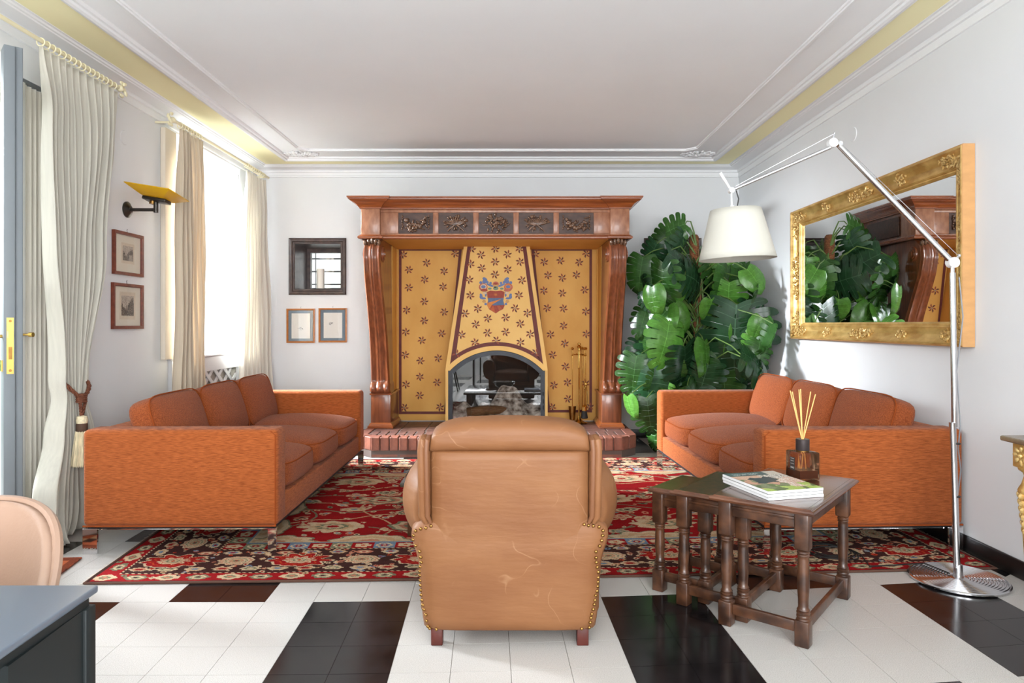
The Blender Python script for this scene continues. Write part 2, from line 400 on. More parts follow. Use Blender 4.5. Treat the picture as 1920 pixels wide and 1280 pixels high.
# yellow painted band round the ceiling
def ring(m, a, b, z):
    (ax0, ay0, ax1, ay1), (bx0, by0, bx1, by1) = a, b
    m.add([(ax0, ay0, z), (ax1, ay0, z), (ax1, ay1, z), (ax0, ay1, z), (bx0, by0, z), (bx1, by0, z), (bx1, by1, z), (bx0, by1, z)],
          [(0, 1, 5, 4), (1, 2, 6, 5), (2, 3, 7, 6), (3, 0, 4, 7)])
m = MB(); ring(m, (XL+.12, YF+.12, XR-.12, YB-.12), (-2.19, YF+.38, 1.95, 6.62), ZC-.0015)
obj('yellow_band', m, 'yellow_band', ceil)
rect = [(XL, YF), (XR, YF), (XR, YB), (XL, YB)]
cor = [(0, 2.676), (.010, 2.678), (.013, 2.690), (.007, 2.694), (.009, 2.724), (.022, 2.727), (.026, 2.742), (.019, 2.746),
       (.024, 2.752), (.050, 2.757), (.085, 2.760), (.112, 2.762), (.116, 2.768), (.128, 2.769), (.133, 2.778), (.148, 2.779), (.150, ZC), (0, ZC)]
struct('trim_1', MB().sweep(rect, cor, 1, closed=True), 'trim_paint', smooth=True, angle=25)
rect2 = [(-2.236, YF+.35), (2.01, YF+.35), (2.01, 6.67), (-2.236, 6.67)]
mould = [(0, ZC), (.002, 2.768), (.012, 2.763), (.022, 2.767), (.026, 2.752), (.045, 2.746), (.060, 2.752), (.064, 2.764), (.078, 2.766), (.084, 2.774), (.086, ZC)]
struct('trim_2', MB().sweep(rect2, mould, 1, closed=True), 'trim_paint', smooth=True, angle=25)
c = .10
rect3 = [(-1.985, YF+.7), (1.715, YF+.7), (1.715, 6.33-c), (1.715-c, 6.33), (-1.985+c, 6.33), (-1.985, 6.33-c)]
strip = [(0, ZC), (.002, 2.773), (.010, 2.771), (.013, 2.764), (.026, 2.764), (.029, 2.771), (.037, 2.773), (.039, ZC)]
struct('trim_3', MB().sweep(rect3, strip, 1, closed=True), 'trim_paint', smooth=True, angle=25)
for nm, x0 in (('left', -1.99), ('right', 1.76)):
    m = MB(); rr = random.Random(3)
    for k in range(46):
        t = rr.uniform(0, 2*PI); q = rr.random()**.6
        m.ell((x0+math.cos(t)*.13*q, 6.46+math.sin(t)*.075*q, ZC-.006-.014*(1-q)), (.026, .014, .012), (rr.uniform(-.4, .4), rr.uniform(-.4, .4), t), 7, 5)
    for k in range(13):
        t = 2*PI*k/13
        m.ell((x0+math.cos(t)*.14, 6.46+math.sin(t)*.085, ZC-.006), (.03, .016, .010), (0, 0, t), 7, 5)
    o = obj('ceiling_rosette', m, 'trim_paint', smooth=True)
    tag(o, 'white plaster acanthus rosette on the ceiling corner %s' % ('nearest the tall window' if nm == 'left' else 'above the monstera plant'), 'rosette', 'ceiling corner rosettes')
# black baseboards
def bb(name, x0, y0, x1, y1): struct(name, MB().box((x0, y0, 0), (x1, y1, .085)), 'baseboard_black', bevel=.004, seg=2)
bb('baseboard_right', XR-.014, YF, XR, YB); bb('baseboard_back', 1.10, YB-.014, XR-.014, YB)
bb('baseboard_left', XL, 4.07, XL+.014, YB-.02); bb('baseboard_back_left', XL+.014, YB-.014, -1.30, YB)

# ------------------------------------------------------------------ floor of separate tiles
floor = struct('floor', MB().box((XL-.5, YF, -.06), (XR, YB, -.006)), 'grout')
def gcol(i): return -.835 + (i*.2026 if i <= 6 else 6*.2026+(i-6)*.211)
def gpt(i, j):
    x = gcol(i); return (x-.0352*j*.199, 2.866+.0252*max(0, x+1.1)**2+j*.199)
def is_black(i, j):
    return (i % 6 in (0, 1) and (j % 8) >= 4) or (i % 6 in (3, 4) and (j % 8) < 4)
rest = {True: MB(), False: MB()}; n_tiles = 0
G = .0008
for i in range(-14, 17):
    for j in range(-28, 22):
        p = [gpt(i, j), gpt(i+1, j), gpt(i+1, j+1), gpt(i, j+1)]
        p = [(p[0][0]+G, p[0][1]+G), (p[1][0]-G, p[1][1]+G), (p[2][0]-G, p[2][1]-G), (p[3][0]+G, p[3][1]-G)]
        cx = sum(q[0] for q in p)/4; cy = sum(q[1] for q in p)/4
        if cx < XL-.55 or cx > XR+.1 or cy < YF-.1 or cy > YB+.1: continue
        p = [(max(XL-.499, min(XR-.001, q[0])), max(YF, min(YB-.001, q[1]))) for q in p]
        if p[1][0]-p[0][0] < .01 or p[2][1]-p[1][1] < .01: continue
        blk = is_black(i, j)
        near = 1.95 < cy < 3.32 and -2.2 < cx
        side = cy < 4.3 and cy > 3.3 and cx < -1.9 and cx > XL
        back = cx > 1.0 and cy > 6.0
        m = MB() if (near or side or back) else rest[blk]
        m.add([(*q, -.006) for q in p]+[(*q, 0) for q in p], [(4, 5, 6, 7), (0, 1, 5, 4), (1, 2, 6, 5), (2, 3, 7, 6), (3, 0, 4, 7)])
        if near or side or back:
            obj('tile', m, 'tile_black' if blk else 'tile_white', floor); n_tiles += 1
for b, nm in ((True, 'black_tiles'), (False, 'white_tiles')):
    obj(nm, rest[b], 'tile_black' if b else 'tile_white', floor, kind='stuff')
print('tiles', n_tiles)

# ------------------------------------------------------------------ outside
struct('ground_outside', MB().box((-9, -2, -.2), (XL-.5, 12, -.06)), 'ground_out')
o = obj('hedge', MB().grid(lambda u, v: (-6.5+.25*math.sin(u*40)*math.sin(v*13), -1+u*12, -.1+v*1.1+.08*math.sin(u*57)), 90, 12), 'hedge', smooth=True)
tag(o, 'green garden hedge outside the glazed door', 'hedge'); o.modifiers.new('s', 'SOLIDIFY').thickness = .6

# ------------------------------------------------------------------ back wall wooden niche windows
def niche(name, N):
    x0, x1, z0, z1 = N; w = hollow(name)
    f = MB(); fw = .047
    prof = [(0, YB), (0, YB-.022), (.006, YB-.028), (.02, YB-.022), (.034, YB-.02), (.04, YB-.012), (fw, YB-.010), (fw, YB)]
    # mitred casing, swept round the opening in the wall plane
    path = [(x0-fw, z0-fw), (x1+fw, z0-fw), (x1+fw, z1+fw), (x0-fw, z1+fw)]
    t = MB().sweep(path, prof, 1, closed=True)
    f.add([(p[0], p[2], p[1]) for p in t.v], t.f)
    obj('frame', f, 'niche_wood', w, smooth=True, angle=30)
    d = YB+.47
    for nm, a, b in (('jamb', (x0, YB-.005, z0), (x0+.012, d, z1)), ('jamb', (x1-.012, YB-.005, z0), (x1, d, z1)),
                     ('head', (x0+.012, YB-.005, z1-.012), (x1-.012, d, z1)), ('sill', (x0+.012, YB-.005, z0), (x1-.012, d, z0+.012))):
        obj(nm, MB().box(a, b), 'niche_wood', w)
    s = MB()
    s.box((x0+.012, d-.06, z0+.012), (x0+.05, d, z1-.012)); s.box((x1-.05, d-.06, z0+.012), (x1-.012, d, z1-.012))
    s.box((x0+.05, d-.06, z1-.06), (x1-.05, d, z1-.012)); s.box((x0+.05, d-.06, z0+.012), (x1-.05, d, z0+.03))
    obj('sash', s, 'niche_wood', w)
    obj('pane', MB().box((x0+.05, d-.03, z0+.03), (x1-.05, d-.026, z1-.06)), 'clear_pane', w)
    for z in (1.895, 1.753, 1.61, 1.563):
        obj('bar', MB().cyl((x0-.05, d+.10, z), (x1+.05, d+.10, z), .008, n=8), 'iron_bar', w)
    for x in (x0+.06, x1-.03):
        obj('bar', MB().cyl((x, d+.10, z0-.05), (x, d+.10, z1+.05), .005, n=8), 'iron_bar', w)
niche('window_2', NL); niche('window_3', NR)
struct('wall_garden', MB().box((-4.2, 9.2, -.2), (4.2, 9.4, 3.2)), 'ground_out')

# ------------------------------------------------------------------ tall window in the left wall with panelled shutters
win = hollow('window_1')
y0, y1, z0, z1 = 5.2, 6.6, .907, 2.66
obj('sill', MB().box((XL-.5, y0+.002, .885), (XL+.035, y1-.002, z0)), 'shutter_white', win, bevel=.008)
m = MB()
for a, b in (((XL-.5, y0, z0), (XL-.44, y0+.07, z1)), ((XL-.5, y1-.07, z0), (XL-.44, y1, z1)), ((XL-.5, y0+.07, z1-.07), (XL-.44, y1-.07, z1)),
             ((XL-.5, y0+.07, z0), (XL-.44, y1-.07, z0+.07)), ((XL-.5, 5.87, z0+.07), (XL-.44, 5.95, z1-.07))): m.box(a, b)
obj('window_frame', m, 'shutter_white', win)
for ya, yb in ((y0+.07, 5.87), (5.95, y1-.07)):
    obj('pane', MB().box((XL-.475, ya, z0+.07), (XL-.47, yb, z1-.07)), 'clear_pane', win)
def shutter(xa, xb, y, sgn, za, zb):
    """panelled leaf lying against a reveal; sgn = which way its face looks along y"""
    s = obj('shutter', MB().box((xa, min(y, y-sgn*.03), za), (xb, max(y, y-sgn*.03), zb)), 'shutter_white', win, bevel=.004)
    H = zb-za
    for pz0, pz1 in ((za+.06*H, za+.60*H), (za+.66*H, za+.94*H)):
        px0, px1 = xa+.06, xb-.05; ch = .05
        path = [(px0, pz0), (px1-ch, pz0), (px1, pz0+ch), (px1, pz1-ch), (px1-ch, pz1), (px0, pz1)]
        for off, wd in ((0, .014), (.035, .008)):
            t = MB().sweep(path, [(off, 0), (off+.002, .010), (off+wd-.002, .010), (off+wd, 0)], 1, closed=True)
            mm = MB().add([(p[0], y+sgn*(p[2]-.001), p[1]) for p in t.v], t.f)
            obj('moulding', mm, 'shutter_white', s)
shutter(XL-.43, XL-.01, y1-.012, -1, z0+.02, z1-.05)
shutter(XL-.43, XL-.01, y0+.012, 1, z0+.02, z1-.05)
# slim folded leaf lying on the room side of the near jamb
obj('shutter', MB().box((XL+.002, 5.10, .90), (XL+.04, 5.27, 2.64)), 'shutter_beige', win, bevel=.004)
# radiator cover with a lattice of crossing slats
rc = thing('radiator_cover', 'white lattice radiator grille under the tall window', 'radiator cover', (XL, 5.9, 0))
fr = MB()
ga, gb, gz0, gz1 = 5.55, 6.49, .20, .765
for a, b in (((XL+.001, 5.22, .0), (XL+.03, ga, .884)), ((XL+.001, gb, .0), (XL+.03, 6.58, .884)), ((XL+.001, ga, gz1), (XL+.03, gb, .884)), ((XL+.001, ga, 0), (XL+.03, gb, gz0))): fr.box(a, b)
obj('frame', fr, 'shutter_white', rc, world=True)
obj('backing', MB().box((XL+.001, ga, gz0), (XL+.004, gb, gz1)), 'radiator_back', rc, world=True)
for d, xx in ((1, .012), (-1, .019)):
    for k in range(-8, 9):
        yc = ga+.05+k*.20
        # clip a 45 degree slat to the opening
        pts = []
        for t in np.linspace(0, 1, 40):
            y = yc+(t*(gz1-gz0) if d > 0 else (1-t)*(gz1-gz0))*1.35; z = gz0+t*(gz1-gz0)
            if ga <= y <= gb: pts.append((y, z))
        if len(pts) < 6: continue
        (ya, za), (yb_, zb_) = pts[0], pts[-1]; h = .030
        sl = MB().prism([(ya-h, za), (ya+h, za), (yb_+h, zb_), (yb_-h, zb_)], XL+xx-.005, XL+xx+.003, lambda a, b, h_: (h_, a, b))
        obj('slat', sl, 'shutter_white', rc, world=True)

# ------------------------------------------------------------------ garden door leaf (open) and folded accordion door
dr = hollow('door_1')
EL = Vector((-.7445*3.02, 3.02)); HG = Vector((-2.80, 3.61)); u = (HG-EL).normalized(); LW = (HG-EL).length
nrm = Vector((u.y, -u.x)); nrm = nrm if nrm.x > 0 else -nrm          # towards the right
def dl(s, t, z): p = EL+u*s+nrm*t; return (p.x, p.y, z)
def dbox(s0, s1, t0, t1, za, zb):
    return MB().add([dl(s0, t0, za), dl(s1, t0, za), dl(s1, t1, za), dl(s0, t1, za), dl(s0, t0, zb), dl(s1, t0, zb), dl(s1, t1, zb), dl(s0, t1, zb)],
                    [(0, 3, 2, 1), (4, 5, 6, 7), (0, 1, 5, 4), (1, 2, 6, 5), (2, 3, 7, 6), (3, 0, 4, 7)])
T = 2.406
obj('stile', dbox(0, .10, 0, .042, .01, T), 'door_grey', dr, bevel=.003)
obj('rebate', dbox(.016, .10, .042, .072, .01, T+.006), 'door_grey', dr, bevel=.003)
obj('stile', dbox(LW-.1, LW, 0, .06, .01, T), 'door_white', dr, bevel=.003)
for za, zb in ((.01, .30), (1.30, 1.35), (T-.11, T)):
    obj('rail', dbox(.10, LW-.1, 0, .06, za, zb), 'door_white', dr, bevel=.003)
for za, zb in ((.30, 1.30), (1.35, T-.11)):
    obj('pane', dbox(.10, LW-.1, .027, .032, za, zb), 'clear_pane', dr)
lp = obj('lock_plate', dbox(-.002, .0005, .010, .036, .945, 1.195), 'brass', dr)
obj('latch', dbox(-.014, -.002, .014, .032, 1.105, 1.135), 'brass', lp); obj('bolt', dbox(-.006, -.002, .016, .030, 1.01, 1.065), 'brass_aged', lp)
for z in (.96, 1.18): obj('screw', MB().cyl(dl(-.0035, .023, z), dl(-.002, .023, z), .006, n=10), 'brass_aged', lp)
kb = MB(); kb.cyl(dl(.05, 0, 1.112), dl(.05, -.05, 1.112), .008, n=10); kb.sphere(dl(.05, -.06, 1.112), .022, 12, 8)
obj('knob', kb, 'brass', dr, smooth=True)
obj('key_plate', dbox(.03, .07, -.006, 0, .955, 1.005), 'brass', dr)
# accordion leaf, folded, standing in the wall plane
ac = hollow('door_2')
obj('leading_post', MB().box((XL-.045, 3.655, .0), (XL-.005, 3.70, 2.487)), 'door_white', ac, bevel=.004)
for k in range(18):
    ya = 3.702+k*.019
    a = MB().prism([(ya, XL-.035), (ya+.0185, XL-.016), (ya+.0185, XL-.020), (ya, XL-.039)] if k % 2 == 0 else [(ya, XL-.016), (ya+.0185, XL-.035), (ya+.0185, XL-.039), (ya, XL-.020)],
                   .005, 2.47, lambda p, q, h: (q, p, h))
    obj('pleat', a, 'accordion', ac)
obj('track', MB().box((XL-.06, 2.15, 2.472), (XL-.004, 4.045, 2.489)), 'door_grey', ac)
k = MB(); k.cyl((XL-.005, 3.678, 1.11), (XL+.03, 3.678, 1.11), .006, n=10); k.cyl((XL+.03, 3.678, 1.11), (XL+.05, 3.678, 1.11), .013, n=12)
obj('knob', k, 'brass', ac, smooth=True)

# ------------------------------------------------------------------ curtains
def interp(z, keys):
    for (za, *a), (zb, *b) in zip(keys, keys[1:]):
        if za >= z >= zb:
            t = (za-z)/(za-zb+1e-9); t = t*t*(3-2*t) if len(keys) > 2 else t
            return [p+(q-p)*t for p, q in zip(a, b)]
    return list(keys[-1][1:] if z < keys[-1][0] else keys[0][1:])
def curtain(name, label, keys, folds, x0, m_, seed, puddle=0):
    """keys: (z, y_left, y_right, x_shift, amplitude) from the heading down"""
    rr = random.Random(seed); ph = [rr.uniform(-.9, .9) for _ in range(40)]; am = [rr.uniform(.55, 1.25) for _ in range(40)]
    zt = keys[0][0]; nv = 64
    def fn(uu, v):
        z = zt*(1-v)+.012*v
        yl, yr, xs_, A = interp(z, keys)
        w_ = uu*folds; k_ = int(min(folds-1, w_)); a_ = am[k_]*(1-(w_-k_))+am[k_+1]*(w_-k_)
        drift = .25*math.sin(3*uu+2.2*v+ph[0])*v
        s = math.sin(2*PI*(w_+drift)+ph[1]*.3)
        s = math.copysign(abs(s)**.75, s)
        top = max(0, 1-v*14)
        x = x0+xs_+A*a_*s*(1-.25*top)+.006*math.sin(9*uu+14*v)
        y = yl+(yr-yl)*(uu+.25/folds*math.cos(2*PI*(w_+drift)))
        if puddle and z < puddle:
            q = (1-z/puddle)**2; x += .05*q*math.sin(7*uu+1); y += .03*q*math.sin(11*uu)
            z = max(.012, z+.02*q*math.sin(23*uu))
        return (x, y, z)
    mb = MB().grid(fn, folds*14, nv)
    o = obj(name, mb, m_, None, smooth=True, angle=180, solid=.003)
    return o
XC = -2.475
c1 = curtain('curtain', 'long cream curtain tied back with a brown rope beside the garden door',
        [(2.62, 3.56, 4.26, 0, .024), (2.30, 3.60, 4.24, 0, .036), (1.6, 3.635, 4.13, .0, .046), (.86, 3.70, 3.95, 0, .05), (.76, 3.725, 3.93, 0, .046), (.55, 3.68, 3.98, 0, .06), (.25, 3.56, 4.06, .02, .07), (0, 3.44, 4.10, .06, .075)],
        11, XC, 'curtain_cream', 5, puddle=.2)
tag(c1, 'long cream curtain tied back with a brown rope beside the garden door', 'curtain', 'cream floor-length curtains')
c2 = curtain('curtain', '', [(2.625, 5.08, 5.44, 0, .022), (2.2, 5.06, 5.46, 0, .034), (1.2, 5.05, 5.48, 0, .038), (0, 5.02, 5.52, 0, .042)], 7, XC, 'curtain_ivory', 8)
tag(c2, 'ivory curtain hanging straight between the yellow wall lamp and the tall window', 'curtain', 'cream floor-length curtains')
c3 = curtain('curtain', '', [(2.60, 6.34, 6.84, 0, .022), (2.2, 6.30, 6.86, 0, .032), (1.2, 6.24, 6.93, .005, .036), (0, 6.20, 6.985, .01, .04)], 8, XC, 'curtain_white', 12)
tag(c3, 'white curtain hanging in the far corner next to the dark wooden niche', 'curtain', 'cream floor-length curtains')
def rod(label, ya, yb, rings, ends):
    t = thing('curtain_rod', label, 'curtain rod', (XC, (ya+yb)/2, 2.655), 0, 'curtain rods')
    obj('pole', MB().cyl((XC, ya, 2.655), (XC, yb, 2.655), .011, n=14), 'rod_cream', t, world=True, smooth=True)
    ringm = None
    for k, y in enumerate(rings):
        if ringm is None:
            ringm = MB().tube([(math.cos(a)*.021, 0, math.sin(a)*.021) for a in np.linspace(0, 2*PI, 17)[:-1]], .0035, 6, closed=True).mesh('ring', True)
        obj('ring', ringm, 'rod_cream', t, loc=(0, y-(ya+yb)/2, -.008))
    for y, s in ends:
        f = MB()
        f.sphere((XC, y, 2.655), .022, 12, 8)
        for q in range(7):
            a = PI*(q/6); f.ell((XC+.012*math.sin(q*2.1), y+s*(.02+.03*math.sin(a)), 2.655+.04*math.cos(a)), (.01, .02, .012), (a, 0, 0), 7, 5)
        obj('finial', f, 'rod_cream', t, world=True, smooth=True)
    for y in (ya+.03, yb-.03):
        obj('bracket', MB().cyl((XL+.002, y, 2.655), (XC, y, 2.655), .008, n=8), 'rod_cream', t, world=True)
rod('cream curtain rod with rings above the garden door', 2.2, 4.30, [3.585+.0435*k for k in range(16)], [(4.31, 1)])
rod('cream curtain rod with carved finial above the tall window', 5.0, 6.94, [5.09+.045*k for k in range(8)]+[6.36+.05*k for k in range(10)], [(4.98, -1)])

# rope tieback with tassel
tb = thing('curtain_tieback', 'twisted brown rope tieback with cream tassel on the near curtain', 'tieback', (XC, 3.84, .78))
def rope(pts, r):
    mb = MB(); P_ = [Vector(p) for p in pts]; n = 8*len(P_); out = [[], [], []]
    for k in range(n+1):
        t = k/n*(len(P_)-1); i = min(int(t), len(P_)-2); f = t-i
        p0, p1, p2, p3 = P_[max(i-1, 0)], P_[i], P_[i+1], P_[min(i+2, len(P_)-1)]
        q = .5*((2*p1)+(p2-p0)*f+(2*p0-5*p1+4*p2-p3)*f*f+(3*p1-p0-3*p2+p3)*f**3)
        d = (p2-p1).normalized(); a = d.orthogonal().normalized(); b = d.cross(a)
        for s in range(3):
            th = k*.55+s*2*PI/3; out[s].append(q+a*math.cos(th)*r*.55+b*math.sin(th)*r*.55)
    for s in range(3): mb.tube(out[s], r*.6, 6)
    return mb
ry = 3.835
loop = [(XC-.05, 3.735, .885), (XC+.03, 3.715, .85), (XC+.075, 3.745, .79), (XC+.085, 3.79, .757), (XC+.082, 3.85, .785), (XC+.045, 3.915, .83), (XC-.05, 3.95, .875)]
ry = 3.825
obj('rope', rope(loop, .0105), 'rope_brown', tb, world=True, smooth=True)
kn = MB()
for q in range(4): kn.tube([(XC+.085+.022*math.cos(a), 3.79+.026*math.sin(a), .738+.012*q) for a in np.linspace(0, 2*PI, 15)[:-1]], .007, 6, closed=True)
obj('knot', kn, 'rope_brown', tb, world=True, smooth=True)
obj('cord', rope([(XC+.092, 3.765, .738), (XC+.092, 3.772, .70), (XC+.09, 3.78, .655)], .008), 'rope_brown', tb, world=True, smooth=True)
obj('cord', rope([(XC+.092, 3.815, .738), (XC+.092, 3.80, .70), (XC+.09, 3.785, .655)], .008), 'rope_brown', tb, world=True, smooth=True)
tx, ty = XC+.092, 3.782
obj('tassel_head', MB().lathe([(.006, .662), (.026, .655), (.03, .635), (.026, .615)], (tx, ty), 20), 'tassel_cream', tb, world=True, smooth=True)
obj('tassel_band', MB().lathe([(.027, .618), (.029, .61), (.029, .578), (.027, .572)], (tx, ty), 20), 'tassel_band', tb, world=True, smooth=True)
sk = MB()
sk.grid(lambda a, v: (tx+(.028+.024*v+.004*math.sin(24*a*PI))*math.cos(2*PI*a), ty+(.028+.024*v+.004*math.sin(24*a*PI))*math.sin(2*PI*a), .575-.19*v-.006*math.sin(37*a*2*PI)*v), 72, 8, wrapu=True)
obj('tassel_skirt', sk, 'tassel_cream', tb, world=True, smooth=True)
# ================================================================== FIREPLACE
CX = -.15; HZ = .181
fp = thing('fireplace', 'tall carved mahogany fireplace with painted ochre hood and panels', 'fireplace', (CX, 6.6, HZ))
def FX(px, Y): return (px-960)*Y/FPX
FY = 6.13
obj('frieze', MB().box((CX-1.19, FY+.012, 1.96), (CX+1.19, YB-.002, 2.20)), 'mahogany', fp, world=True)
# rails, stiles and corner blocks standing proud of the recessed carved panels
obj('rail', MB().box((CX-1.03, FY-.004, 2.168), (CX+1.03, FY+.012, 2.198)), 'mahogany_pale', fp, world=True, bevel=.003)
obj('rail', MB().box((CX-1.03, FY-.004, 1.962), (CX+1.03, FY+.012, 1.978)), 'mahogany_pale', fp, world=True, bevel=.003)
pc = [FX(779.4+75.3*k, 6.13) for k in range(5)]; pw = .155
edges = [CX-1.03]+[v for q in pc for v in (q-pw, q+pw)]+[CX+1.03]
for k in range(0, 12, 2):
    obj('stile', MB().box((edges[k], FY-.004, 1.978), (edges[k+1], FY+.012, 2.168)), 'mahogany_pale', fp, world=True, bevel=.003)
for s in (-1, 1):
    a, b = sorted((CX+s*1.03, CX+s*1.20))
    obj('corner_block', MB().box((a, FY-.03, 1.965), (b, FY+.2, 2.2)), 'mahogany_pale', fp, world=True, bevel=.004)
    obj('side_panel', MB().box((CX+s*1.195-.012, FY+.23, 1.99), (CX+s*1.195+.012, YB-.1, 2.17)), 'panel_dark', fp, world=True, bevel=.004)
def carving(kind, x, seed):
    rr = random.Random(seed); mb = MB(); z = 2.073; y = FY+.004
    def leafb(a, b, ln, wd, rot): mb.ell((x+a*1.1, y-rr.uniform(.008, .022), z+b*1.1), (ln*1.25, .013, wd*1.3), (0, -rot, 0), 8, 5)
    if kind == 'swag':
        for s in (-1, 1):
            for q in range(6): mb.sphere((x+s*.118+.004*math.sin(q*2), y-.01, z+.062-q*.022), (.008, .01, .012), 7, 5)
        for q in range(22):
            t = q/21*2-1; mb.ell((x+t*.088+rr.uniform(-.008, .008), y-.012, z-.035+.055*t*t+rr.uniform(-.018, .018)), (rr.uniform(.015, .026), .024, rr.uniform(.013, .019)), (0, rr.uniform(-1, 1), 0), 8, 5)
        for q in range(16):
            t = rr.uniform(-1, 1); leafb(t*.095, -.03+.05*t*t+rr.choice((-.035, .035)), .02, .006, rr.uniform(0, PI))
    elif kind == 'trophy':
        for q in range(13):
            a = PI*.12+q/12*PI*.76; r0 = rr.uniform(.05, .085)
            mb.tube([(x, y-.012, z-.02), (x+math.cos(a)*r0*.7*1.35, y-.016, z-.02+math.sin(a)*r0*.6), (x+math.cos(a)*r0*1.5, y-.008, z-.02+math.sin(a)*r0)], [.008, .011, .006], 6)
            mb.sphere((x+math.cos(a)*r0*1.5, y-.008, z-.02+math.sin(a)*r0), (.012, .01, .010), 7, 5)
        for s in (-1, 1):
            mb.tube([(x, y-.015, z-.01), (x+s*.04, y-.018, z-.04), (x+s*.075, y-.01, z-.075)], [.008, .009, .006], 6)
            mb.tube([(x+s*.01, y-.012, z-.02), (x+s*.035, y-.012, z-.05), (x+s*.03, y-.012, z-.08)], [.005, .005, .004], 6)
        for q in range(20):
            t = rr.uniform(0, 2*PI); leafb(math.cos(t)*.09, math.sin(t)*.05+.005, .014, .006, t)
    else:
        for q in range(64):
            t = rr.uniform(0, 2*PI); r0 = rr.random()**.7
            mb.ell((x+math.cos(t)*.105*r0, y-.010-.022*(1-r0), z+math.sin(t)*.082*r0), (rr.uniform(.011, .022), .015, rr.uniform(.007, .013)), (0, rr.uniform(0, PI), 0), 7, 5)
        for s in (-1, 1): mb.tube([(x+s*.07, y-.01, z-.01), (x+s*.11, y-.01, z-.018), (x+s*.128, y-.008, z)], [.006, .006, .004], 6)
    return mb
for k, kd in enumerate(('swag', 'trophy', 'bouquet', 'trophy', 'swag')):
    p = obj('carved_panel', MB().box((pc[k]-pw, FY+.006, 1.978), (pc[k]+pw, FY+.0119, 2.168)), 'panel_dark', fp, world=True)
    obj('carving', carving(kd, pc[k], 20+k), 'carved_dark', p, world=True, smooth=True, angle=80)
# cornice with breaks over the corner blocks, and the bead under the frieze
brk = [(CX-1.20, YB-.003), (CX-1.20, FY-.03), (CX-1.03, FY-.03), (CX-1.03, FY-.004), (CX+1.03, FY-.004), (CX+1.03, FY-.03), (CX+1.20, FY-.03), (CX+1.20, YB-.003)]
cp = [(0, 2.198), (.012, 2.199), (.014, 2.208), (.020, 2.212), (.024, 2.222), (.036, 2.236), (.058, 2.252), (.078, 2.262), (.084, 2.270), (.095, 2.272), (.097, 2.282), (.104, 2.284), (.104, 2.296), (-.02, 2.296), (-.02, 2.198)]
obj('cornice', MB().sweep(brk, cp, -1), 'mahogany_red', fp, world=True, smooth=True, angle=30)
obj('mantel_shelf', MB().box((CX-1.2, FY, 2.285), (CX+1.2, YB-.003, 2.294)), 'mahogany', fp, world=True)
bd = [(0, 1.930), (.018, 1.930), (.026, 1.937), (.026, 1.948), (.018, 1.956), (.010, 1.959), (.008, 1.966), (-.02, 1.966), (-.02, 1.930)]
obj('bead_moulding', MB().sweep(brk, bd, -1), 'mahogany_red', fp, world=True, smooth=True, angle=30)
obj('soffit', MB().box((CX-1.02, FY+.02, 1.932), (CX+1.02, YB-.03, 1.955)), 'ochre_panel', fp, world=True)
# consoles: S curve, reeded, with rolled foot and side volute
def yfront(z):
    k = [(1.93, 6.165), (1.90, 6.10), (1.84, 6.06), (1.76, 6.05), (1.62, 6.085), (1.45, 6.165), (1.25, 6.265), (1.05, 6.345), (.85, 6.40), (.70, 6.43), (.63, 6.44), (.60, 6.43), (.575, 6.415), (.545, 6.415), (.52, 6.44), (.512, 6.47)]
    for (a, p), (b, q) in zip(k, k[1:]):
        if a >= z >= b: t = (a-z)/(a-b); return p+(q-p)*t
    return k[-1][1]
def console(xc):
    mb = MB(); nz = 80; hw = lambda z: .074+.016*(1.93-z)/1.42
    def fn(u_, v):
        z = 1.93-(1.93-.512)*v; x = (u_*2-1)
        foot = 1 if z < .615 else 0
        if foot: reed = .020*abs(math.sin(PI*u_*3))**.6
        else:
            reed = .012*(.5+.5*math.cos(2*PI*x))*(abs(x) < .92) + .008*(1-min(1, abs(x)*9))*-1
        edge = .02*max(0, abs(x)-.85)/.15
        return (xc+x*hw(z)*(1.08 if foot else 1), yfront(z)-reed+edge, z)
    mb.grid(fn, 28, nz)
    back = lambda z: 6.62 if z > 1.5 else 6.62+.02*(1.5-z)
    for s in (0, 1):
        mb.grid(lambda a, v: (fn(s, v)[0], fn(s, v)[1]*(1-a)+back(fn(s, v)[2])*a, fn(s, v)[2]), 2, nz)
    mb.grid(lambda a, v: (fn(a, v)[0], back(fn(a, v)[2]), fn(a, v)[2]), 1, nz)
    return mb
